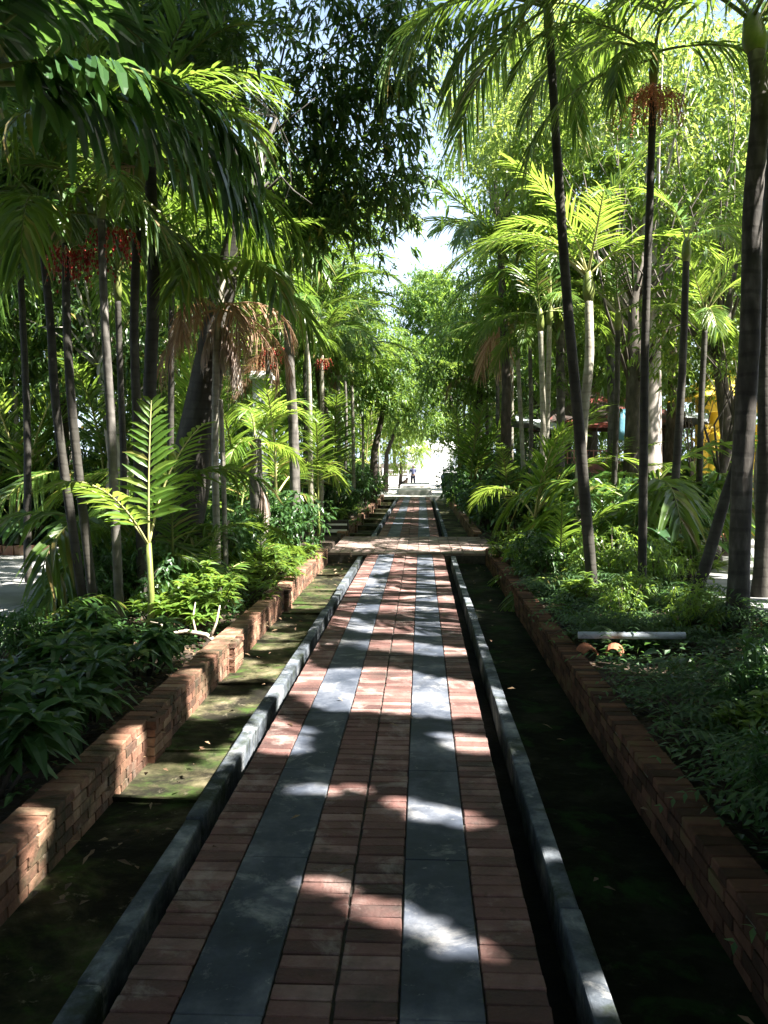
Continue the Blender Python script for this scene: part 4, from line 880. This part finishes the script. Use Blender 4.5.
# hedge mass low at far right/left sides so that no bare horizon shows
def hedge(label, x0, x1, y0, y1, h, n, mat):
    blobs = [((x0+x1)/2+((i+.5)/11-.5)*(x1-x0)*.9, (y0+y1)/2+R.uniform(-.4,.4)*(y1-y0), h*.5*R.uniform(.75,1.1), (x1-x0)*.12+.5, (y1-y0)*.16+.5, h*.42) for i in range(11)]
    mb, C = crown_mb(blobs, n, 30, .16, .07, .45, None)
    return tag(mb.build('undergrowth', M[mat]), label, None, None, 'stuff')
hedge('x', 5, 26, 46, 52, 7.5, 1300, 'tree_mid'); hedge('y', -26, -5, 46, 52, 7.5, 1300, 'tree_mid'); hedge('z', 14, 24, 20, 44, 6.0, 900, 'tree_mid'); hedge('w', -24, -15, 19, 44, 5.5, 800, 'shrub_dark')
hedge('q', 7.5, 14, -8, 9.5, 4.5, 900, 'shrub_dark'); hedge('u', -17, -11.5, -8, 18, 4.5, 900, 'shrub_dark'); hedge('v', -11, 11, -15, -10, 5.5, 1000, 'shrub_dark')  # unseen hedges added beside and behind the camera to block low sky light
hedge('k', -17, -6.2, 20.5, 24, 3.6, 620, 'shrub_dark'); hedge('o', 6.5, 17, 24.3, 28.5, 2.2, 420, 'shrub_dark'); hedge('l', -18, -3.6, 24, 44, 2.6, 900, 'shrub_dark'); hedge('r', 3.2, 18, 29, 46, 2.6, 900, 'shrub_dark')
hedge('m', -4.8, -2.8, 27, 60, 2.4, 420, 'shrub_dark'); hedge('n', 2.3, 4.4, 27, 60, 2.8, 520, 'shrub_dark')

# ferns / ground cover in the right bed, litter
def cover(name, regs, n, L, W, mat, zr=(.02,.22), prof=LEAF3, flat=.5):
    mb = MB(); P = []
    for (x0, x1, y0, y1, wgt) in regs:
        k = int(n*wgt); P.append(np.stack([NR.uniform(x0,x1,k), NR.uniform(y0,y1,k), NR.uniform(zr[0],zr[1],k)], 1))
    P = np.concatenate(P); n = len(P)
    D = NR.normal(0,1,(n,3)); D[:,2] = NR.uniform(-.2, flat, n)
    U = NR.normal(0,.25,(n,3)); U[:,2] += 1
    mb.blades(P, D, U, L*NR.uniform(.6,1.3,n), W*NR.uniform(.7,1.2,n), prof, droop=.2, fold=.15)
    o = mb.build(name, M[mat]); tag(o, kind='stuff'); return o
def ferns(name, regs, n, mat, L=.5):
    """small fern fronds growing thickly"""
    mb = MB(); P, D, Ls, Ws = [], [], [], []
    for (x0, x1, y0, y1, wgt) in regs:
        for _ in range(int(n*wgt)):
            x, y = R.uniform(x0,x1), R.uniform(y0,y1)
            if noise.noise(Vector((x*1.1, y*1.1, 3))) < -.35: continue
            nf = R.randint(4, 6); a0 = R.uniform(0, 6.28)
            if 7.3 < y < 8.8 and x < 3.1: continue
            h = .5*(.6+1.3*noise.noise(Vector((x*1.3, y*1.3, 8)))+.3)*R.uniform(.6,1.2)
            for j in range(nf):
                a = a0+j*6.28/nf+R.uniform(-.3,.3); d = Vector((math.cos(a), math.sin(a), 0)); Lf = L*R.uniform(.5,1.35); el = R.uniform(.7,1.3)
                for q in range(9):
                    t = (q+1)/9.5; c = Vector((x, y, max(h,0)*.5)) + d*Lf*t + Vector((0,0,Lf*(el*t-el*.95*t*t)))
                    for s in (-1, 1):
                        sd = Vector((-d.y, d.x, 0))*s
                        P.append(tuple(c)); D.append(tuple(sd+d*.45+Vector((0,0,-.15)))); Ls.append(Lf*.26*(1-t*.75)+.015); Ws.append(.026)
    n = len(P); U = np.tile([0,0,1.0],(n,1))+NR.normal(0,.15,(n,3))
    mb.blades(P, D, U, Ls, Ws, LEAF3, droop=.2, fold=.1)
    return tag(mb.build(name, M[mat]), kind='stuff')
ferns('fern_cover', [(1.75,4.0,1.2,9.5,1.0),(1.7,3.6,9.5,13,.25)], 430, 'fern')
cover('ground_cover', [(1.62,4.2,.5,10,.42),(1.62,4.4,10,18,.2),(1.6,5,18,30,.12),(-4.4,-2.25,3,9,.08),(-4.4,-2.25,9,18,.3)], 16000, .085, .045, 'shrub_dark')
cover('fallen_leaves', [(-4.4,-2.2,2.5,18,.5),(1.6,4,1,18,.15),(-1.98,-1.36,1,18,.018),(.76,1.36,1,18,.004),(-1.1,.45,2,40,.006),(-12,-4.5,6,19,.08),(4.2,12,10.6,22,.05)], 8000, .065, .028, 'litter', zr=(.0,.04), flat=.2)
for o in list(COL.objects):
    pass

# ================================================================== SINGLE THINGS
# dry cut branches
dt = MB()
b0 = at(205, 636, 9.0); b0.z = .14
def loc(p): return (p.x-b0.x, p.y-b0.y, p.z)
dt.tube([(-.42,-.1,.12),(-.2,0,.15),(0,.05,.10),(.12,.02,.02)], [.018,.022,.026,.03], k=7, wob=.3)
dt.tube([(.05,.03,.08),(.10,.1,.22),(.13,.14,.40)], [.02,.014,.008], k=6, wob=.3)
dt.tube([(-.1,.02,.12),(-.16,.12,.26),(-.15,.2,.42)], [.014,.011,.006], k=6)
dt.tube([(-.35,-.06,.12),(-.5,.1,.2),(-.62,.12,.22)], [.014,.01,.006], k=6)
tag(dt.build('dry_branch', M['twig'], loc=(b0.x, 9.0, .05)), 'pale dry cut branch lying on the left bed behind the brick wall', 'branch')
# white pipe on terracotta pieces
p0 = at(566, 640, 9.55)
t = tag(MB.build.__get__((lambda m: (m.tube([(0,0,.0),(.5,.0,.0),(1.05,.02,.0)], [.036,.036,.036], k=14), m)[1])(MB()))('pipe', M['pipe'], loc=(p0.x-.04, 8.6, .27)), 'white pipe lying across the right planting bed', 'pipe')
for i, (dx, rz, lb) in enumerate([(.08,.2,'broken terracotta pot half under the left end of the white pipe'), (.33,-.3,'terracotta pot piece under the middle of the white pipe')]):
    m = MB(); k = 9; V = []
    for a in range(k):
        an = math.pi*a/(k-1)
        for (yy_, r_) in ((-.09,.07),(.09,.09)):
            for dr in (0, -.012): V.append((math.cos(an)*(r_+dr), yy_, math.sin(an)*(r_+dr)))
    Fc = []
    for a in range(k-1):
        b = a*4; Fc += [(b,b+4,b+6,b+2),(b+1,b+3,b+7,b+5),(b,b+1,b+5,b+4),(b+2,b+6,b+7,b+3)]
    Fc += [(0,2,3,1),((k-1)*4,(k-1)*4+1,(k-1)*4+3,(k-1)*4+2)]
    m.add(V, Fc, 0, False); tag(m.build('pot_shard', M['terracotta'], loc=(p0.x+dx-.05, 8.45, .12), rot=(0,0,rz)), lb, 'pot')
# terracotta edging of the right yard
for (x0, y0, n, rz, lb) in [(3.05, 10.3, 9, 0, 'low terracotta edging in front of the right yard')]:
    m = MB()
    for i in range(n): m.box((x0+i*.235, y0+R.uniform(-.01,.01), .06), (.225, .11, .14), jit=.004)
    bevel(tag(m.build('edging', M['terracotta']), lb, 'edging'), .008)
m = MB()
for i in range(9): m.box((-9.6+i*.235, 17.3+R.uniform(-.01,.01)+i*.02, .15), (.225,.13,.2), jit=.006)
bevel(tag(m.build('edging', M['wallbrick']), 'sunlit low brick edging at the far left side of the yard', 'edging'), .01)
# white column left
t = thing('white_column', 'pale grey-white square column standing among palms on the left', 'column', (gx(263,21.8), 21.8, 0))
m = MB(); m.box((0,0,2.0), (.42,.42,4.0)); bevel(m.build('shaft', M['greypaint'], t), .02)
m = MB(); m.box((0,0,4.06), (.56,.56,.12)); m.box((0,0,4.16),(.48,.48,.08)); bevel(m.build('capital', M['white'], t), .015)
m = MB(); m.box((0,0,.12), (.56,.56,.24)); bevel(m.build('base', M['white'], t), .015)
# white slatted bench
t = thing('slatted_bench', 'white slatted bench seen between stems left of the path', 'bench', (gx(236,19.5), 19.5, 0.5))
for dx in (-.6,.6):
    for dy in (-.2,.2):
        m = MB(); m.box((dx,dy,.2), (.06,.06,.44)); m.build('leg', M['white'], t)
m = MB(); [m.box((0,-.2+i*.1,.44), (1.4,.08,.03)) for i in range(5)]; m.build('seat', M['white'], t)
m = MB(); [m.box((0,.25,.55+i*.11), (1.4,.03,.07)) for i in range(5)]; [m.box((dx,.28,.7),(.05,.04,.7)) for dx in (-.55,.55)]; m.build('backrest', M['white'], t)
m = MB(); m.box((gx(236,19.5), 19.5, .25), (2.0, 1.2, .5)); bevel(tag(m.build('plinth', M['kerb']), 'low concrete plinth under the white slatted bench', 'plinth'), .02)
# little box light/sign by the crossing
t = thing('floor_sign', 'small dark sign box with white stripes beside the crossing on the left', 'sign', (gx(337,22.9), 22.9, 0))
m = MB(); m.box((0,0,.21), (.62,.12,.42)); bevel(m.build('box', M['black'], t), .01)
m = MB(); m.box((0,-.066,.30), (.54,.01,.05)); m.box((0,-.066,.13), (.54,.01,.08)); m.build('stripes', M['white'], t)
# shelter with red roof
sx = gx(603, 27)
t = thing('shelter', 'open shelter with red roof and pink lattice panels behind the right bed', 'shelter', (sx, 27, 0))
for (dx, dy) in ((-1.5,-1.2),(1.5,-1.2),(-1.5,1.2),(1.5,1.2),(0,-1.2)):
    m = MB(); m.box((dx,dy,1.45), (.14,.14,2.9)); m.build('post', M['darkwood'], t)
m = MB(); a, b, z0, z1 = 2.1, 1.8, 3.0, 4.1
m.add([(-a,-b,z0),(a,-b,z0),(a,b,z0),(-a,b,z0),(-.8,0,z1),(.8,0,z1),(-a,-b,z0-.08),(a,-b,z0-.08),(a,b,z0-.08),(-a,b,z0-.08)],
      [(0,1,5,4),(2,3,4,5),(0,6,7,1),(1,7,8,2),(2,8,9,3),(3,9,6,0),(6,9,8,7)]); 
m.add([(-a,-b,z0),(-a,b,z0),(-.8,0,z1),(a,-b,z0),(a,b,z0),(.8,0,z1)], [(0,2,1),(3,4,5)]); m.build('roof', M['redroof'], t)
m = MB()
for x0 in (-1.4, .1):
    for i in range(7): m.box((x0+.1+i*.19, -1.2, 1.75), (.03,.03,1.1))
    for i in range(6): m.box((x0+.67, -1.19, 1.22+i*.21), (1.3,.02,.03))
m.build('lattice', M['pink'], t)
m = MB(); m.box((0,1.15,1.0), (2.9,.08,1.9)); m.build('back_wall', M['pink'], t)
m = MB(); V = []
for i in range(7):
    for j in range(5): V.append((-2.9+i*.33, -2.2+j*.5, 3.25-.25*((j-2)/2)**2 - .06*i + .05*math.sin(i*2+j)))
m.add(V, [(i*5+j, i*5+j+1, (i+1)*5+j+1, (i+1)*5+j) for i in range(6) for j in range(4)], 0, True)
o = m.build('tarpaulin', M['tarp'], loc=(sx, 27, .05)); s_ = o.modifiers.new('thick','SOLIDIFY'); s_.thickness = .01
tag(o, 'grey tarpaulin hung at the left side of the red-roofed shelter', 'tarpaulin')
o2 = bpy.data.objects.new('tarpaulin', o.data); COL.objects.link(o2); o2.location = (gx(687,26)+2.2, 26.3, .15); s_ = o2.modifiers.new('thick','SOLIDIFY'); s_.thickness = .01
tag(o2, 'pale grey tarpaulin right of the shelter, beside the thin brown palm', 'tarpaulin')
m = MB(); V = [(x_, .02*math.sin(x_*30+z_*4), z_) for z_ in (0,-.3,-.6,-.9) for x_ in (-.13,-.045,.045,.13)]
m.add(V, [(i*4+j, i*4+j+1, (i+1)*4+j+1, (i+1)*4+j) for i in range(3) for j in range(3)], 0, True)
o = m.build('hanging_cloth', M['bluecloth'], loc=(gx(619,25.4), 25.15, 2.0+(460-410)/870*25.2)); s_ = o.modifiers.new('thick','SOLIDIFY'); s_.thickness = .006
tag(o, 'light blue cloth hanging from the front edge of the shelter roof', 'cloth')
# yellow pavilion right
yx = gx(790, 22)
t = thing('yellow_pavilion', 'bright yellow open pavilion seen in pieces behind the stout grey palm', 'pavilion', (yx, 22, 0))
for dx in (-1.9,-.6,.8,2.2):
    m = MB(); m.tube([(dx,0,0),(dx,0,.2),(dx,0,.3),(dx,0,2.0),(dx,0,3.2)], [.18,.18,.13,.12,.12], k=12); m.build('column', M['yellow'], t)
m = MB(); m.box((.15,.0,3.35), (4.9,.5,.35)); bevel(m.build('beam', M['yellow'], t), .02)
m = MB(); m.box((.15,.6,1.45), (4.6,.2,2.9)); m.build('back_panel', M['yellow'], t)
m = MB(); m.add([(-2.6,-1,3.53),(2.9,-1,3.53),(2.9,1.6,3.53),(-2.6,1.6,3.53),(-1.2,.3,4.7),(1.5,.3,4.7)], [(0,1,5,4),(2,3,4,5),(3,2,1,0)]); m.add([(-2.6,-1,3.53),(-2.6,1.6,3.53),(-1.2,.3,4.7),(2.9,-1,3.53),(2.9,1.6,3.53),(1.5,.3,4.7)], [(0,2,1),(3,4,5)])
m.build('roof', M['yellow'], t)
# bench / table in the right yard
t = thing('stone_bench', 'low stone bench with red-brown top in the right yard', 'bench', (gx(690,17.5), 17.5, .06))
m = MB(); m.box((0,0,.46), (1.5,.45,.08)); bevel(m.build('seat', M['terracotta'], t), .015)
for dx in (-.5,.5):
    m = MB(); m.box((dx,0,.21), (.16,.38,.42)); bevel(m.build('leg', M['concrete'], t), .02)
# far end: white fence and building
t = thing('white_fence', 'white railing fence across the far end of the path', 'fence', (.9, 82, .02))
for i in range(7):
    m = MB(); m.box((-4.5+i*1.5,0,.62), (.12,.12,1.2)); m.build('post', M['white'], t)
m = MB(); [m.box((0,0,.3+j*.35), (9,.05,.09)) for j in range(3)]; m.build('rail', M['white'], t)
t = thing('white_building', 'sunlit white building closing the far end of the path', 'building', (3.0, 100, 0))
m = MB(); m.box((0,0,1.6), (9,6,3.2)); m.build('wall', M['white'], t)
m = MB(); m.add([(-5,-3.5,3.2),(5,-3.5,3.2),(5,3.5,3.2),(-5,3.5,3.2),(-3,0,4.2),(3,0,4.2)], [(0,1,5,4),(2,3,4,5),(3,2,1,0)]); m.add([(-5,-3.5,3.2),(-5,3.5,3.2),(-3,0,4.2),(5,-3.5,3.2),(5,3.5,3.2),(3,0,4.2)], [(0,2,1),(3,4,5)]); m.build('roof', M['white'], t)
for dx in (-3,-1,1,3):
    m = MB(); m.box((dx,-3.01,1.9), (.9,.06,1.3)); m.build('window', M['greypaint'], t)
# blue-grey bin
bx = gx(447, 58)
t = thing('bin', 'blue-grey bin with a teal lower part at the right edge of the path far away', 'bin', (bx, 58, .02))
m = MB(); m.tube([(0,0,0),(0,0,.05),(0,0,.7)], [.3,.34,.40], k=16); m.build('body', M['binlow'], t)
m = MB(); m.tube([(0,0,.7),(0,0,.76),(0,0,1.0),(0,0,1.12),(0,0,1.16)], [.42,.44,.40,.25,.03], k=16); m.build('lid', M['bin'], t)

# ------------------------------------------------------------------ figures
def skin_body(name, verts, edges, mat, parent=None, loc=(0,0,0), rz=0, lvl=2):
    me = bpy.data.meshes.new(name); me.from_pydata([v[:3] for v in verts], edges, []); o = bpy.data.objects.new(name, me); COL.objects.link(o)
    o.location = loc; o.rotation_euler = (0,0,rz)
    if parent: o.parent = parent
    me.materials.append(mat)
    md = o.modifiers.new('skin', 'SKIN'); md.use_smooth_shade = True
    for i, v in enumerate(verts):
        sv = me.skin_vertices[0].data[i]; sv.radius = (v[3], v[4] if len(v) > 4 else v[3]); sv.use_root = (i == 0)
    sb = o.modifiers.new('sub', 'SUBSURF'); sb.levels = lvl; sb.render_levels = lvl
    return o
def person(label, loc, rz, H, top, legs, group=None):
    s = H/1.7
    root = thing('person', label, 'person', loc, rz, group)
    def sc(L): return [tuple(c*s for c in v) for v in L]
    body = sc([(0,0,.95,.13,.10),(0,.01,1.15,.12,.09),(0,.01,1.35,.15,.10),(0,0,1.45,.07,.06),(0,-.01,1.52,.05,.05),(0,-.02,1.60,.085,.095),(0,-.02,1.68,.06,.07),
        (.17,0,1.40,.055),(.22,.02,1.14,.042),(.24,-.06,.92,.03),(.24,-.08,.83,.035,.02),(-.17,0,1.40,.055),(-.22,.03,1.14,.042),(-.23,-.03,.92,.03),(-.235,-.05,.83,.035,.02),
        (.09,0,.88,.095),(.10,-.08,.50,.06),(.10,-.02,.09,.042),(.10,-.17,.03,.035,.025),(-.09,0,.88,.095),(-.10,.06,.50,.06),(-.10,.18,.10,.042),(-.10,.05,.03,.035,.025)])
    ed = [(0,1),(1,2),(2,3),(3,4),(4,5),(5,6),(2,7),(7,8),(8,9),(9,10),(2,11),(11,12),(12,13),(13,14),(0,15),(15,16),(16,17),(17,18),(0,19),(19,20),(20,21),(21,22)]
    skin_body('body', body, ed, M['skin'], root)
    sh = sc([(0,0,.93,.16,.12),(0,.01,1.15,.145,.11),(0,.01,1.36,.17,.12),(.18,0,1.40,.075),(.225,.02,1.14,.062),(.243,-.03,1.0,.05),(-.18,0,1.40,.075),(-.225,.03,1.14,.062),(-.238,.0,1.0,.05)])
    skin_body('shirt', sh, [(0,1),(1,2),(2,3),(3,4),(4,5),(2,6),(6,7),(7,8)], top, root)
    tr = sc([(0,0,.93,.14,.115),(.09,0,.86,.11),(.10,-.08,.50,.078),(.10,-.03,.12,.062),(-.09,0,.86,.11),(-.10,.06,.50,.078),(-.10,.17,.13,.062)])
    skin_body('trousers', tr, [(0,1),(1,2),(2,3),(0,4),(4,5),(5,6)], legs, root)
    hr = sc([(0,.015,1.64,.09,.09),(0,.01,1.70,.07,.08)]); skin_body('hair', hr, [(0,1)], M['hair'], root)
person('person with dark trousers and blue-grey top walking on the far path', (at(413,480,60).x, 60, .44-.4), 0, 1.62, M['bluejacket'], M['navy'])
# dog
t = thing('dog', 'dark brown dog sitting low to the left of the walking person', 'dog', (at(404,480,59.5).x, 59.5, .03), rad(60))
dv = [(0,0,.42,.12,.13),(-.25,0,.40,.11,.12),(.2,0,.44,.13,.15),(.34,0,.56,.08,.09),(.42,0,.68,.075,.08),(.54,0,.66,.04,.04),(-.40,0,.46,.03),(-.52,0,.60,.02),
      (.22,.09,.26,.05),(.22,.09,.03,.03),(.22,-.09,.26,.05),(.22,-.09,.03,.03),(-.28,.09,.27,.065),(-.34,.09,.15,.035),(-.30,.09,.03,.03),(-.28,-.09,.27,.065),(-.34,-.09,.15,.035),(-.30,-.09,.03,.03),(.40,.05,.76,.02),(.40,-.05,.76,.02)]
skin_body('body', dv, [(0,1),(0,2),(2,3),(3,4),(4,5),(1,6),(6,7),(2,8),(8,9),(2,10),(10,11),(1,12),(12,13),(13,14),(1,15),(15,16),(16,17),(4,18),(4,19)], M['dogfur'], t)

# ================================================================== LIGHT, SKY, CAMERA
w = bpy.data.worlds.new('World'); scene.world = w; w.use_nodes = True
nt = w.node_tree; nt.nodes.clear(); sky = nt.nodes.new('ShaderNodeTexSky'); sky.sky_type = 'NISHITA'; sky.sun_disc = False
sky.sun_elevation = SUN_EL; sky.sun_rotation = math.pi/2 - SUN_AZ; sky.air_density = 1.0; sky.dust_density = 2.0; sky.ozone_density = 1.0
bg = nt.nodes.new('ShaderNodeBackground'); bg.inputs[1].default_value = .05
wo = nt.nodes.new('ShaderNodeOutputWorld'); 
tcw = nt.nodes.new('ShaderNodeTexCoord'); sep = nt.nodes.new('ShaderNodeSeparateXYZ'); nt.links.new(tcw.outputs['Generated'], sep.inputs[0])
hz = nt.nodes.new('ShaderNodeMapRange'); hz.inputs['From Min'].default_value = .12; hz.inputs['From Max'].default_value = .50; hz.inputs['To Min'].default_value = .75; hz.inputs['To Max'].default_value = .0
nt.links.new(sep.outputs[2], hz.inputs['Value'])
mpw = nt.nodes.new('ShaderNodeMapping'); mpw.inputs['Scale'].default_value = (1, 1, 2.2); nt.links.new(tcw.outputs['Generated'], mpw.inputs[0])
nzw = nt.nodes.new('ShaderNodeTexNoise'); nzw.inputs['Scale'].default_value = 3.2; nzw.inputs['Detail'].default_value = 8; nt.links.new(mpw.outputs[0], nzw.inputs['Vector'])
mrw = nt.nodes.new('ShaderNodeMapRange'); mrw.inputs['From Min'].default_value = .47; mrw.inputs['From Max'].default_value = .62; mrw.inputs['To Max'].default_value = .28
nt.links.new(nzw.outputs['Fac'], mrw.inputs['Value'])
mxw = nt.nodes.new('ShaderNodeMath'); mxw.operation = 'MAXIMUM'; nt.links.new(hz.outputs[0], mxw.inputs[0]); nt.links.new(mrw.outputs[0], mxw.inputs[1])
cm = nt.nodes.new('ShaderNodeMix'); cm.data_type = 'RGBA'; nt.links.new(mxw.outputs[0], cm.inputs[0]); nt.links.new(sky.outputs[0], cm.inputs[6]); cm.inputs[7].default_value = (5.4, 6.5, 8.2, 1)
nt.links.new(cm.outputs[2], bg.inputs[0]); nt.links.new(bg.outputs[0], wo.inputs[0])
sd = bpy.data.lights.new('sun', 'SUN'); sd.energy = 5.0; sd.angle = rad(.53); sd.color = (1, .95, .86)
so = bpy.data.objects.new('sun', sd); COL.objects.link(so); so.rotation_euler = SUN.to_track_quat('Z', 'Y').to_euler(); so.location = (20, -5, 30)
cd = bpy.data.cameras.new('camera'); cam = bpy.data.objects.new('camera', cd); COL.objects.link(cam)
cam.location = (0, 0, CZ); cam.rotation_euler = (rad(90)-PITCH, 0, YAW); cd.sensor_fit = 'VERTICAL'; cd.sensor_height = 24; cd.lens = 24*F/1024
cd.clip_start = .05; cd.clip_end = 2000
scene.camera = cam
vs = scene.view_settings; vs.view_transform = 'Standard'; vs.look = 'None'; vs.exposure = 2.7; vs.gamma = 1; vs.use_curve_mapping = False
scene.render.engine = 'CYCLES'
scene.cycles.max_bounces = 6; scene.cycles.diffuse_bounces = 2; scene.cycles.transmission_bounces = 4
